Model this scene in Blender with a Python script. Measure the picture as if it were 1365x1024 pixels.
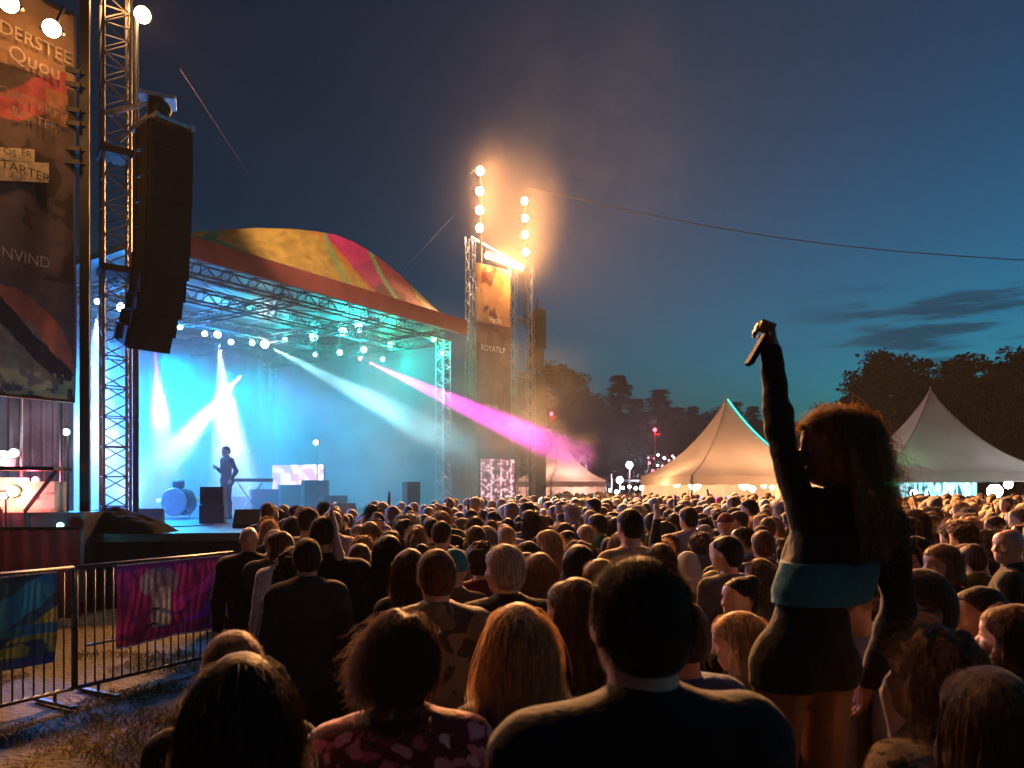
import bpy, math, random
import numpy as np
from mathutils import Vector, Matrix
for o in list(bpy.data.objects): bpy.data.objects.remove(o)
S = bpy.context.scene
C = S.collection
R = math.radians
# ---------------------------------------------------------------- camera
CAM_H = 2.1; F = 1000.0; CX = 682.5; HY = 650.0      # focal length and horizon, in pixels of the 1365 px wide photograph
cam = bpy.data.objects.new('camera', bpy.data.cameras.new('camera')); C.objects.link(cam)
cam.location = (0, 0, CAM_H); cam.rotation_euler = (R(90), 0, 0)
cam.data.sensor_width = 36; cam.data.lens = 36*F/1365; cam.data.shift_y = (HY-512)/1365
cam.data.clip_start = 0.05; cam.data.clip_end = 3000
cam.data.dof.use_dof = True; cam.data.dof.focus_distance = 14; cam.data.dof.aperture_fstop = 4.5
S.camera = cam
def at(px, py, d): return Vector(((px-CX)/F*d, d, CAM_H+(HY-py)/F*d))
def atx(px, d): return (px-CX)/F*d
def atz(py, d): return CAM_H+(HY-py)/F*d
# ---------------------------------------------------------------- exposure, engine
S.view_settings.view_transform = 'Standard'; S.view_settings.look = 'None'
S.view_settings.exposure = 0; S.view_settings.gamma = 1
S.render.engine = 'CYCLES'
cy = S.cycles
cy.max_bounces = 5; cy.diffuse_bounces = 2; cy.glossy_bounces = 2; cy.transmission_bounces = 4; cy.transparent_max_bounces = 8
cy.volume_bounces = 0; cy.volume_step_rate = 2.0; cy.volume_max_steps = 96
cy.sample_clamp_indirect = 3.0; cy.sample_clamp_direct = 0; cy.caustics_reflective = False; cy.caustics_refractive = False
cy.use_light_tree = True
# ---------------------------------------------------------------- world: dusk sky
W = bpy.data.worlds.new('World'); S.world = W; W.use_nodes = True
nt = W.node_tree; N = nt.nodes; L = nt.links
bg = N['Background']; SKY_K = 1.25
sky = N.new('ShaderNodeTexSky'); sky.sky_type = 'NISHITA'; sky.sun_disc = False
sky.sun_elevation = R(-3.0); sky.sun_rotation = R(75); sky.altitude = 0; sky.air_density = 1.0; sky.dust_density = 0.6; sky.ozone_density = 3.0
tc = N.new('ShaderNodeTexCoord')
# thin dark cloud streaks low in the sky
mp = N.new('ShaderNodeMapping'); mp.inputs['Scale'].default_value = (5.0, 5.0, 42.0); L.new(tc.outputs['Generated'], mp.inputs['Vector'])
nz = N.new('ShaderNodeTexNoise'); nz.inputs['Scale'].default_value = 1.0; nz.inputs['Detail'].default_value = 6; nz.inputs['Roughness'].default_value = .6
L.new(mp.outputs[0], nz.inputs['Vector'])
sx = N.new('ShaderNodeSeparateXYZ'); L.new(tc.outputs['Generated'], sx.inputs[0])
def wmath(op, a, b=None, clamp=False):
    n = N.new('ShaderNodeMath'); n.operation = op; n.use_clamp = clamp
    for i, v in enumerate((a, b)):
        if v is None: continue
        if isinstance(v, (int, float)): n.inputs[i].default_value = v
        else: L.new(v, n.inputs[i])
    return n.outputs[0]
def wrange(v, a, b, c, d):
    n = N.new('ShaderNodeMapRange'); n.interpolation_type = 'SMOOTHSTEP'; L.new(v, n.inputs[0])
    for i, q in enumerate((a, b, c, d)): n.inputs[i+1].default_value = q
    return n.outputs[0]
band = wmath('MULTIPLY', wrange(sx.outputs['Z'], .10, .17, 0, 1), wrange(sx.outputs['Z'], .20, .26, 1, 0))
side = wrange(sx.outputs['X'], .30, .46, 0, 1)
cl = wmath('MULTIPLY', wmath('MULTIPLY', band, side), wrange(nz.outputs['Fac'], .50, .62, 0, 1))
cl = wmath('MULTIPLY', cl, .85)
mix = N.new('ShaderNodeMix'); mix.data_type = 'RGBA'; L.new(cl, mix.inputs[0]); L.new(sky.outputs[0], mix.inputs[6])
dk = N.new('ShaderNodeMix'); dk.data_type = 'RGBA'; dk.blend_type = 'MULTIPLY'; dk.inputs[0].default_value = 1
L.new(sky.outputs[0], dk.inputs[6]); dk.inputs[7].default_value = (.30, .27, .30, 1); L.new(dk.outputs[2], mix.inputs[7])
tint = N.new('ShaderNodeMix'); tint.data_type = 'RGBA'; tint.blend_type = 'MULTIPLY'; tint.inputs[0].default_value = 1
L.new(mix.outputs[2], tint.inputs[6]); tint.inputs[7].default_value = (.20, 1.52, 1.24, 1)
zen = N.new('ShaderNodeMix'); zen.data_type = 'RGBA'; zen.blend_type = 'MULTIPLY'; zen.inputs[0].default_value = 1; L.new(tint.outputs[2], zen.inputs[6])   # the afterglow side is brighter; purple tint at left stands in for lamp-lit haze
grd = N.new('ShaderNodeMix'); grd.data_type = 'RGBA'; L.new(wrange(sx.outputs['X'], -.55, .42, 0, 1), grd.inputs[0]); grd.inputs[6].default_value = (1.25, .52, .50, 1); grd.inputs[7].default_value = (.82, 1.14, 1.08, 1)
hgt_ = N.new('ShaderNodeMix'); hgt_.data_type = 'RGBA'; hgt_.blend_type = 'MULTIPLY'; hgt_.inputs[0].default_value = 1; L.new(grd.outputs[2], hgt_.inputs[6]); cmb = N.new('ShaderNodeCombineColor'); hv = wrange(sx.outputs['Z'], .08, .55, 1.12, .62)
for i_ in range(3): L.new(hv, cmb.inputs[i_])
L.new(cmb.outputs[0], hgt_.inputs[7]); L.new(hgt_.outputs[2], zen.inputs[7])
L.new(zen.outputs[2], bg.inputs['Color']); bg.inputs['Strength'].default_value = SKY_K
# ---------------------------------------------------------------- helpers
rng = np.random.default_rng(7); random.seed(7)
MW = {}
def tag(o, label=None, cat=None, group=None, kind=None):
    for k, v in (('label', label), ('category', cat), ('group', group), ('kind', kind)):
        if v: o[k] = v
    return o
def thing(name, label, cat, loc=(0, 0, 0), rz=0, group=None):
    o = bpy.data.objects.new(name, None); C.objects.link(o); o.empty_display_size = .2
    o.location = loc; o.rotation_euler = (0, 0, rz)
    MW[o.name] = Matrix.Translation(loc) @ Matrix.Rotation(rz, 4, 'Z')
    return tag(o, label, cat, group)
def mesh_obj(name, V, Fs, mats, parent=None, smooth=False, mi=None, col=None):
    V = np.asarray(V, float)
    if parent is not None and parent.name in MW:
        M = np.array(MW[parent.name].inverted()); V = V @ M[:3, :3].T + M[:3, 3]
    me = bpy.data.meshes.new(name); me.from_pydata(V.tolist(), [], [tuple(map(int, f)) for f in Fs])
    for m in (mats if isinstance(mats, (list, tuple)) else [mats]): me.materials.append(m)
    if mi is not None: me.polygons.foreach_set('material_index', np.asarray(mi, np.int32))
    if smooth: me.polygons.foreach_set('use_smooth', np.ones(len(me.polygons), bool))
    if col is not None:
        a = me.color_attributes.new('Col', 'FLOAT_COLOR', 'POINT')
        c4 = np.ones((len(V), 4), np.float32); c4[:, :3] = col; a.data.foreach_set('color', c4.ravel())
    me.update()
    o = bpy.data.objects.new(name, me); C.objects.link(o)
    if parent is not None:
        o.parent = parent
        if parent.name in MW: MW[o.name] = MW[parent.name]
    return o
class MB:
    def __init__(s): s.V = []; s.F = []; s.M = []; s.n = 0
    def add(s, V, Fs, m=0):
        V = [tuple(v) for v in V]
        s.V += V; s.F += [tuple(i+s.n for i in f) for f in Fs]; s.M += [m]*len(Fs); s.n += len(V); return s
    def box(s, c, d, rz=0, m=0, ax=None):
        """box centred at c, size d; ax = three axis vectors"""
        if ax is None: ax = (Vector((math.cos(rz), math.sin(rz), 0)), Vector((-math.sin(rz), math.cos(rz), 0)), Vector((0, 0, 1)))
        c = Vector(c); P = []
        for k in range(8):
            P.append(c + ax[0]*(d[0]/2*(1 if k & 1 else -1)) + ax[1]*(d[1]/2*(1 if k & 2 else -1)) + ax[2]*(d[2]/2*(1 if k & 4 else -1)))
        return s.add(P, [(0, 2, 3, 1), (4, 5, 7, 6), (0, 1, 5, 4), (2, 6, 7, 3), (0, 4, 6, 2), (1, 3, 7, 5)], m)
    def tube(s, a, b, r, n=6, r1=None, m=0, cap=True):
        a = Vector(a); b = Vector(b); r1 = r if r1 is None else r1
        d = (b-a); 
        if d.length < 1e-6: return s
        d.normalize(); u = d.cross(Vector((0, 0, 1)) if abs(d.z) < .9 else Vector((1, 0, 0))).normalized(); w = d.cross(u)
        P = []
        for p, q in ((a, r), (b, r1)):
            for k in range(n):
                t = 2*math.pi*k/n; P.append(p + (u*math.cos(t)+w*math.sin(t))*q)
        Fs = [(k, (k+1) % n, n+(k+1) % n, n+k) for k in range(n)]
        if cap: Fs += [tuple(range(n-1, -1, -1)), tuple(range(n, 2*n))]
        return s.add(P, Fs, m)
    def path(s, pts, r, n=6, m=0):
        for a, b in zip(pts[:-1], pts[1:]): s.tube(a, b, r, n, m=m)
        return s
    def lathe(s, prof, n=16, c=(0, 0, 0), ax=(0, 0, 1), m=0):
        ax = Vector(ax).normalized(); c = Vector(c)
        u = ax.cross(Vector((0, 0, 1)) if abs(ax.z) < .9 else Vector((1, 0, 0))).normalized(); w = ax.cross(u)
        P = []; Fs = []
        for r, h in prof:
            for k in range(n):
                t = 2*math.pi*k/n; P.append(c + ax*h + (u*math.cos(t)+w*math.sin(t))*r)
        for i in range(len(prof)-1):
            for k in range(n): Fs.append((i*n+k, i*n+(k+1) % n, (i+1)*n+(k+1) % n, (i+1)*n+k))
        Fs += [tuple(range(n-1, -1, -1)), tuple(range((len(prof)-1)*n, len(prof)*n))]
        return s.add(P, Fs, m)
    def ball(s, c, r, n=10, m=0, sz=1):
        k = n//2
        return s.lathe([(max(r*math.sin(math.pi*i/k), r*.01), -r*sz*math.cos(math.pi*i/k)) for i in range(k+1)], n, c, m=m)
    def obj(s, name, mats, parent=None, smooth=False, **kw):
        return mesh_obj(name, s.V, s.F, mats, parent, smooth, mi=s.M if isinstance(mats, (list, tuple)) else None, **kw)
def slab(mb, poly, z0, z1, m=0):
    n = len(poly); P = [(x, y, z0) for x, y in poly]+[(x, y, z1) for x, y in poly]
    mb.add(P, [tuple(range(n-1, -1, -1)), tuple(range(n, 2*n))]+[(k, (k+1) % n, n+(k+1) % n, n+k) for k in range(n)], m)
def mat(name, col, rough=.7, metal=0, var=.25, scale=6, bump=0, spec=.5, coat=0, vcol=False, transl=0, sheen=0):
    m = bpy.data.materials.new(name); m.use_nodes = True; t = m.node_tree; b = t.nodes['Principled BSDF']
    b.inputs['Roughness'].default_value = rough; b.inputs['Metallic'].default_value = metal
    b.inputs['Specular IOR Level'].default_value = spec; b.inputs['Coat Weight'].default_value = coat; b.inputs['Sheen Weight'].default_value = sheen
    c = t.nodes.new('ShaderNodeTexCoord'); n = t.nodes.new('ShaderNodeTexNoise'); n.inputs['Scale'].default_value = scale; n.inputs['Detail'].default_value = 5
    t.links.new(c.outputs['Object'], n.inputs['Vector'])
    r = t.nodes.new('ShaderNodeMapRange'); t.links.new(n.outputs['Fac'], r.inputs[0])
    for i, q in enumerate((.3, .7, 1-var, 1+var)): r.inputs[i+1].default_value = q
    x = t.nodes.new('ShaderNodeVectorMath'); x.operation = 'SCALE'; t.links.new(r.outputs[0], x.inputs['Scale'])
    if vcol:
        a = t.nodes.new('ShaderNodeVertexColor'); a.layer_name = 'Col'; t.links.new(a.outputs[0], x.inputs[0])
    else: x.inputs[0].default_value = col[:3]
    t.links.new(x.outputs[0], b.inputs['Base Color'])
    if bump:
        n2 = t.nodes.new('ShaderNodeTexNoise'); n2.inputs['Scale'].default_value = scale*4; n2.inputs['Detail'].default_value = 4
        t.links.new(c.outputs['Object'], n2.inputs['Vector'])
        q = t.nodes.new('ShaderNodeBump'); q.inputs['Strength'].default_value = bump; q.inputs['Distance'].default_value = .02
        t.links.new(n2.outputs['Fac'], q.inputs['Height']); t.links.new(q.outputs[0], b.inputs['Normal'])
    if transl:
        tr = t.nodes.new('ShaderNodeBsdfTranslucent'); t.links.new(x.outputs[0], tr.inputs['Color'])
        ms = t.nodes.new('ShaderNodeMixShader'); ms.inputs[0].default_value = transl
        t.links.new(b.outputs[0], ms.inputs[1]); t.links.new(tr.outputs[0], ms.inputs[2])
        t.links.new(ms.outputs[0], t.nodes['Material Output'].inputs['Surface'])
    m['tint'] = list(col[:3]) if col else [0, 0, 0]
    return m
def em(name, col, k):
    m = bpy.data.materials.new(name); m.use_nodes = True; t = m.node_tree; t.nodes.clear()
    e = t.nodes.new('ShaderNodeEmission'); e.inputs[0].default_value = (*col, 1); e.inputs[1].default_value = k
    o = t.nodes.new('ShaderNodeOutputMaterial'); t.links.new(e.outputs[0], o.inputs[0]); m.cycles.emission_sampling = 'NONE'
    return m
def em_picture(name, k):
    """a lit screen or backlit panel: emission from its own picture (vertex colours)"""
    m = em(name, (1, 1, 1), k); t = m.node_tree
    a = t.nodes.new('ShaderNodeVertexColor'); a.layer_name = 'Col'; e = [n for n in t.nodes if n.type == 'EMISSION'][0]
    t.links.new(a.outputs[0], e.inputs[0]); return m
def light(name, kind, loc, col, power, target=None, size=40, blend=.5, r=.1, parent=None):
    l = bpy.data.lights.new(name, kind); l.color = col; l.energy = power
    if kind in ('POINT', 'SPOT'): l.shadow_soft_size = r
    o = bpy.data.objects.new(name, l); C.objects.link(o)
    if kind == 'SPOT': l.spot_size = R(size); l.spot_blend = blend
    rot = Matrix.Identity(4)
    if target is not None: rot = (Vector(target)-Vector(loc)).to_track_quat('-Z', 'Y').to_matrix().to_4x4()
    M = Matrix.Translation(loc) @ rot
    if parent is not None:
        o.parent = parent; M = MW[parent.name].inverted() @ M
    o.matrix_local = M
    return o
def volume(name, mb, density, col=(1, 1, 1), g=0.0, noise=None, parent=None):
    m = bpy.data.materials.new(name+'_air'); m.use_nodes = True; t = m.node_tree; t.nodes.clear()
    o = t.nodes.new('ShaderNodeOutputMaterial'); v = t.nodes.new('ShaderNodeVolumePrincipled')
    v.inputs['Color'].default_value = (*col, 1); v.inputs['Density'].default_value = density; v.inputs['Anisotropy'].default_value = g
    t.links.new(v.outputs[0], o.inputs['Volume'])
    if noise: noise(t, v, density)
    return tag(mb.obj(name, m), kind='stuff')
def hsh(x, y, s=0):   # cheap value noise on arrays
    def g(i, j): 
        h = np.sin(i*127.1+j*311.7+s*74.7)*43758.5453; return h-np.floor(h)
    i = np.floor(x); j = np.floor(y); a = x-i; b = y-j; a = a*a*(3-2*a); b = b*b*(3-2*b)
    return (g(i, j)*(1-a)+g(i+1, j)*a)*(1-b)+(g(i, j+1)*(1-a)+g(i+1, j+1)*a)*b
def fbm(x, y, s=0, o=4):
    r = 0; k = .5
    for q in range(o): r = r+k*hsh(x*2**q, y*2**q, s+q); k *= .5
    return r
def grid_sheet(P, nu, nv, picture=None):
    """sheet through P(u, v) -> (n, 3), with colours picture(u, v) -> (n, 3)"""
    u, v = np.meshgrid(np.linspace(0, 1, nu), np.linspace(0, 1, nv)); u = u.ravel(); v = v.ravel()
    Fs = [(j*nu+i, j*nu+i+1, (j+1)*nu+i+1, (j+1)*nu+i) for j in range(nv-1) for i in range(nu-1)]
    return P(u, v), Fs, (picture(u, v) if picture else None)
def text_mesh(body, size):
    cu = bpy.data.curves.new('t', 'FONT'); cu.body = body; cu.size = size; cu.extrude = 0; cu.align_x = 'CENTER'; cu.align_y = 'CENTER'; cu.resolution_u = 3
    o = bpy.data.objects.new('t', cu); C.objects.link(o); dg = bpy.context.evaluated_depsgraph_get(); me = o.evaluated_get(dg).to_mesh()
    V = [tuple(v.co) for v in me.vertices]; Fs = [tuple(p.vertices) for p in me.polygons]
    o.evaluated_get(dg).to_mesh_clear(); bpy.data.objects.remove(o); bpy.data.curves.remove(cu)
    return np.array(V).reshape(-1, 3), Fs
def lettering(name, body, size, centre, ux, uy, off, material, parent, stretch=1.0):
    V, Fs = text_mesh(body, size); ux = Vector(ux).normalized(); uy = Vector(uy).normalized(); nn = ux.cross(uy)
    P = [Vector(centre)+ux*(v[0]*stretch)+uy*v[1]+nn*off for v in V]
    return mesh_obj(name, P, Fs, material, parent)
def truss(mb_chord, mb_web, a, b, w, n, ax1, ax2, r=.025, rw=.012):
    """square lattice: four chords and zigzag webs"""
    a = Vector(a); b = Vector(b); ax1 = Vector(ax1).normalized(); ax2 = Vector(ax2).normalized()
    cs = [ax1*(w/2*i)+ax2*(w/2*j) for i, j in ((-1, -1), (1, -1), (1, 1), (-1, 1))]
    for c in cs: mb_chord.tube(a+c, b+c, r, 6)
    for k in range(4):
        p, q = cs[k], cs[(k+1) % 4]
        for i in range(n):
            t0, t1 = i/n, (i+1)/n
            s, e = (p, q) if i % 2 == 0 else (q, p)
            mb_web.tube(a.lerp(b, t0)+s, a.lerp(b, t1)+e, rw, 5)
            if i % 2 == 0 or i == n-1: mb_web.tube(a.lerp(b, t0)+p, a.lerp(b, t0)+q, rw, 5)

# ---------------------------------------------------------------- common materials
M = {}
M['alu'] = mat('brushed aluminium', (.55, .55, .56), .38, 1, .15, 20)
M['steel'] = mat('galvanised steel', (.42, .43, .45), .45, 1, .2, 14); M['tower'] = mat('dark tower steel', (.16, .15, .145), .5, .3, .25, 12); M['rail'] = mat('dull barrier steel', (.11, .11, .115), .55, .6, .3, 10)
M['black'] = mat('black painted metal', (.008, .008, .009), .6, 0, .3, 9, .1)
M['grille'] = mat('black speaker grille', (.008, .008, .0085), .7, 0, .3, 60, .4)
M['drape'] = mat('black stage drape', (.007, .007, .008), .95, 0, .3, 3, .3, spec=.05); M['beam'] = mat('dark roof beam', (.05, .05, .055), .5, .2, .3, 10)
M['deck'] = mat('scuffed black stage floor', (.05, .05, .055), .32, 0, .5, 2.2, .25)
M['wood'] = mat('plywood', (.25, .17, .1), .6, 0, .2, 5)
M['case'] = mat('flight case laminate', (.02, .02, .022), .4, 0, .2, 8)
M['wire'] = mat('black rubber cable', (.015, .015, .015), .6, 0, .1, 5)
M['warm'] = em('warm lamp glass', (1, .66, .30), 60)
M['cyan'] = em('cyan lamp glass', (.25, 1, .9), 30)
M['teal'] = em('green lamp glass', (.1, 1, .62), 20)
M['blue'] = em('blue white lamp glass', (.45, .55, 1), 34)
M['violet'] = em('violet lamp glass', (.75, .6, 1), 34)
M['white'] = em('cool white lamp glass', (.8, .95, 1), 30)
M['red'] = em('red lamp glass', (1, .05, .08), 14)
M['pinkl'] = em('pink lamp glass', (1, .2, .35), 12)
M['bulb'] = em('tent bulb glass', (1, .68, .25), 30)
M['vinyl'] = mat('coloured tarpaulin', None, .6, 0, .15, 3, vcol=True, transl=.25)
M['print'] = mat('printed banner cloth', None, .75, 0, .18, 4, vcol=True, transl=.25); M['dull print'] = mat('dull banner cloth', None, .85, 0, .2, 4, vcol=True, transl=.08)
M['screen'] = em_picture('lit screen picture', 1.0)
# ================================================================ the setting
# ground: trampled festival field, one sheet to the horizon
def ground():
    def axis(lo, hi): return lo+(hi-lo)*np.linspace(0, 1, 121)
    xs = np.concatenate([np.linspace(-900, -40, 14)[:-1], np.linspace(-40, 40, 161), np.linspace(40, 900, 14)[1:]])
    ys = np.concatenate([np.linspace(-200, -6, 8)[:-1], np.linspace(-6, 60, 133), np.linspace(60, 1500, 20)[1:]])
    X, Y = np.meshgrid(xs, ys); Z = (fbm(X*.35, Y*.35, 3)-.47)*.10+(hsh(X*2.2, Y*2.2, 5)-.5)*.03
    n, k = len(ys), len(xs); V = np.stack([X, Y, Z], -1).reshape(-1, 3)
    Fs = [(j*k+i, j*k+i+1, (j+1)*k+i+1, (j+1)*k+i) for j in range(n-1) for i in range(k-1)]
    m = mat('trampled grass and mud', (.05, .04, .02), .9, 0, .2, 1, .0); t = m.node_tree; b = t.nodes['Principled BSDF']
    c = t.nodes.new('ShaderNodeTexCoord'); n1 = t.nodes.new('ShaderNodeTexNoise'); n1.inputs['Scale'].default_value = 1.3; n1.inputs['Detail'].default_value = 8; n1.inputs['Roughness'].default_value = .7
    rp = t.nodes.new('ShaderNodeValToRGB'); el = rp.color_ramp.elements
    el[0].position = .35; el[0].color = (.035, .022, .012, 1); el[1].position = .68; el[1].color = (.12, .075, .028, 1)
    e = el.new(.5); e.color = (.06, .05, .018, 1)
    t.links.new(c.outputs['Object'], n1.inputs[0]); t.links.new(n1.outputs['Fac'], rp.inputs[0]); t.links.new(rp.outputs[0], b.inputs['Base Color'])
    n2 = t.nodes.new('ShaderNodeTexNoise'); n2.inputs['Scale'].default_value = 18; n2.inputs['Detail'].default_value = 6; t.links.new(c.outputs['Object'], n2.inputs[0])
    q = t.nodes.new('ShaderNodeBump'); q.inputs['Strength'].default_value = .9; q.inputs['Distance'].default_value = .05; t.links.new(n2.outputs['Fac'], q.inputs['Height']); t.links.new(q.outputs[0], b.inputs['Normal'])
    tag(mesh_obj('ground', V, Fs, m, smooth=True), kind='structure')
ground()
def gz(x, y):
    x = np.asarray(x, float); y = np.asarray(y, float)
    return (fbm(x*.35, y*.35, 3)-.47)*.10+(hsh(x*2.2, y*2.2, 5)-.5)*.03
# grass tufts in the gap by the barrier
def grass():
    n = 42000; d = 3.0+rng.random(n)**.8*6.5; px = -30+rng.random(n)*560; x = (px-CX)/F*d
    keep = fbm(x*1.6, d*1.6, 9) > .46+.06*rng.random(n); x = x[keep]; d = d[keep]; n = len(x); z = gz(x, d)
    h = .012+rng.random(n)**2*.06; a = rng.random(n)*6.283; w = .0015+rng.random(n)*.0018; ln = rng.normal(0, .6, (n, 2))*h[:, None]
    c, s = np.cos(a)*w, np.sin(a)*w
    V = np.stack([np.stack([x-c, d-s, z-.01], -1), np.stack([x+c, d+s, z-.01], -1), np.stack([x+ln[:, 0]*.4+c*.7, d+ln[:, 1]*.4+s*.7, z+h*.6], -1), np.stack([x+ln[:, 0], d+ln[:, 1], z+h], -1)], 1).reshape(-1, 3)
    Fs = []
    for i in range(n): Fs += [(4*i, 4*i+1, 4*i+2), (4*i, 4*i+2, 4*i+3)]
    tag(mesh_obj('grass', V, Fs, mat('dry grass', (.10, .075, .025), .8, 0, .5, 2, transl=.3)), kind='stuff')
grass()

# ---------------------------------------------------------------- trees
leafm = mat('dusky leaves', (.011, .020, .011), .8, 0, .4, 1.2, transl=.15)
barkm = mat('bark', (.06, .045, .035), .9, 0, .3, 4, .4)
def leaf_quads(P, size, seed):
    g = np.random.default_rng(seed); n = len(P); a = g.normal(size=(n, 3)); a /= np.linalg.norm(a, axis=1)[:, None]
    b = np.cross(a, g.normal(size=(n, 3))); b /= np.linalg.norm(b, axis=1)[:, None]; s = size*(.5+g.random(n))[:, None]
    V = np.stack([P-a*s, P+b*s*.55, P+a*s, P-b*s*.55], 1).reshape(-1, 3)
    return V, np.arange(4*n).reshape(-1, 4)
def tree_data(kind, seed):
    """crown points and trunk for a tree about 1 unit high"""
    g = np.random.default_rng(seed); mb = MB(); pts = []
    if kind == 'conifer':
        mb.tube((0, 0, 0), (0, 0, .97), .018, 6, .003)
        for k in range(46):
            z = .12+.86*(k/46)+g.normal()*.008; rr = (.17+g.random()*.05)*(1-z)**.8+.008
            for q in range(7):
                a = g.random()*6.283; r = rr*(.55+.5*g.random()); m = 26
                t = g.random(m)**.6; pts.append(np.stack([np.cos(a)*r*t+g.normal(0, .006, m), np.sin(a)*r*t+g.normal(0, .006, m), z-.10*r/.2*t*t+.015+g.normal(0, .005, m)], -1))
    else:
        mb.tube((0, 0, 0), (.01, 0, .34), .030, 8, .022)
        for k in range(13 if kind == 'broad' else 8):
            a = k*2.4+g.random(); e = .25+.75*g.random(); top = Vector((math.cos(a)*.30*e, math.sin(a)*.30*e, .50+.40*(1-e*.8)+g.normal()*.04))
            if kind == 'poplar': top = Vector((math.cos(a)*.12*e, math.sin(a)*.12*e, .35+.55*k/8))
            mid = Vector((0, 0, .30)).lerp(top, .5)+Vector((0, 0, .05)); mb.tube((.01, 0, .22+.02*k*.5), mid, .014, 6, .009); mb.tube(mid, top, .009, 5, .003)
            for q in range(8):
                c = mid.lerp(top, g.random()*.6+.4)+Vector(g.normal(0, .055, 3)); rad = .035+.06*g.random(); m = 150
                v = g.normal(size=(m, 3)); v /= np.linalg.norm(v, axis=1)[:, None]; v *= (g.random(m)**.45*rad)[:, None]; v[:, 2] *= .62
                pts.append(np.array(c)+v)
    return np.concatenate(pts), mb
TREES = {}
def tree(kind, seed, x, y, h, label, group, wide=1.0, name='tree'):
    key = (kind, seed); t = thing(name, label, 'tree', (x, y, -.1), random.random()*6.28, group)
    if key not in TREES:
        P, mb = tree_data(kind, seed); V, Fs = leaf_quads(P, .0115 if kind != 'conifer' else .008, seed)
        a = mesh_obj('crown', V, Fs, leafm); b = mb.obj('trunk', barkm); TREES[key] = (a.data, b.data); bpy.data.objects.remove(a); bpy.data.objects.remove(b)
    for nm, me in zip(('crown', 'trunk'), TREES[key]):
        o = bpy.data.objects.new(nm, me); C.objects.link(o); o.parent = t
    t.scale = (h*wide, h*wide, h)
tl = [('broad', 1, 700, 120, 470, 1.0), ('broad', 2, 732, 105, 478, 1.15), ('broad', 3, 764, 112, 512, 1.1), ('broad', 1, 795, 104, 532, 1.2), ('conifer', 4, 826, 100, 505, 2.09),
      ('conifer', 5, 848, 104, 535, 2.17), ('conifer', 4, 878, 98, 524, 2.48), ('conifer', 5, 903, 108, 546, 2.33), ('conifer', 5, 924, 102, 545, 2.02), ('broad', 2, 950, 106, 538, 1.3), ('conifer', 4, 978, 100, 540, 2.17),
      ('conifer', 5, 1004, 97, 545, 2.17), ('broad', 3, 1032, 103, 548, 1.3), ('broad', 1, 1062, 100, 555, 1.4), ('broad', 2, 1092, 96, 562, 1.4), ('broad', 3, 1118, 92, 560, 1.3), ('broad', 2, 668, 125, 520, 1.2)]
for i, (k, s, px, d, py, w) in enumerate(tl):
    h = (atz(py, d)+.1)*1.05; where = ('beside the lamp tower' if px < 740 else 'above the small pale tent' if px < 812 else 'between the small tent and the orange tent' if px < 930 else 'behind the peak of the orange tent' if px < 1010 else 'behind the woman with the raised arm')
    form = {'broad': 'round headed', 'conifer': 'pointed'}[k]
    tree(k, s, atx(px, d), d, h, f'hazy {form} tree {where}, {"tall" if h > 16 else "low"} on the dim skyline', 'trees on the hazy skyline', w, {'broad': 'broadleaf_tree', 'conifer': 'conifer_tree'}[k])
tr = [(1188, 66, 468, 1.12, 2), (1150, 72, 505, 1.0, 1), (1252, 70, 488, 1.0, 3), (1306, 62, 460, 1.1, 1), (1362, 60, 465, 1.1, 2), (1425, 60, 470, 1.1, 3), (1225, 84, 520, 1.3, 2), (1340, 84, 490, 1.4, 3), (1280, 90, 520, 1.4, 1), (1400, 80, 500, 1.4, 2)]
tw = ['wide crowned dark tree left of the right tent peak', 'lower dark tree at the left end of the right wood', 'dark tree directly behind the right tent peak', 'tallest dark tree right of the right tent peak',
      'tall dark tree at the right edge of the picture', 'dark tree past the right edge of the right tent', 'low dark tree filling the gap left of the right tent peak', 'dark tree filling in behind the tallest right tree',
      'dark tree low behind the right tent roof', 'dark tree far behind at the right edge']
for (px, d, py, w, s), lb in zip(tr, tw): tree('broad', s, atx(px, d), d, (atz(py, d)+.1)*1.09, lb, 'dark trees behind the right tent', w, 'broadleaf_tree')
# dark undergrowth closing the wood's foot
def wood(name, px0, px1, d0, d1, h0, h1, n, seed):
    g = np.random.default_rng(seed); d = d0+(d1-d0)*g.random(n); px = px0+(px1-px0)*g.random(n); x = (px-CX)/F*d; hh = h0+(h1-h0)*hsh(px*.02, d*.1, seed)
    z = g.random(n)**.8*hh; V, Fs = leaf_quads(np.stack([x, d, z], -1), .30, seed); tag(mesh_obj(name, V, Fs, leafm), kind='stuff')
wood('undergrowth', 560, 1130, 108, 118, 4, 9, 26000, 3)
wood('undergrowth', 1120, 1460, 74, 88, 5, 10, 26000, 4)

# ---------------------------------------------------------------- stage
F0 = Vector((-8.29, 18.4, 0)); EX = Vector((.5543, .8323, 0)); EN = Vector((-.8323, .5543, 0)); SL = 11.41; SD = 11.0
def st(s, n, z=0): return F0+EX*s+EN*n+Vector((0, 0, z))
def on_plane(px, n=0):
    """point of the vertical plane n metres behind the stage front, seen at column px -> (s, distance)"""
    k = (px-CX)/F; P = F0+EN*n; s = (k*P.y-P.x)/(EX.x-k*EX.y); return s, P.y+EX.y*s
DK = 1.3; GK = .38; SK = 1.65; BK = 14; WK = 1.0; TK = 1.3; HAZE = .0003
stage = thing('stage', 'festival stage under an arched colourful tarpaulin roof', 'stage', st(SL/2, 3))
deckpoly = [(-10.6, 12.3), (-4.35, 13.4), (-1.2, 27.6), (-1.9, 29.2), (-10.6, 34.6), (-18.2, 24.5), (-12.5, 16.5)]
mb = MB(); slab(mb, deckpoly, DK-.14, DK); mb.obj('deck', M['deck'], stage)
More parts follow.
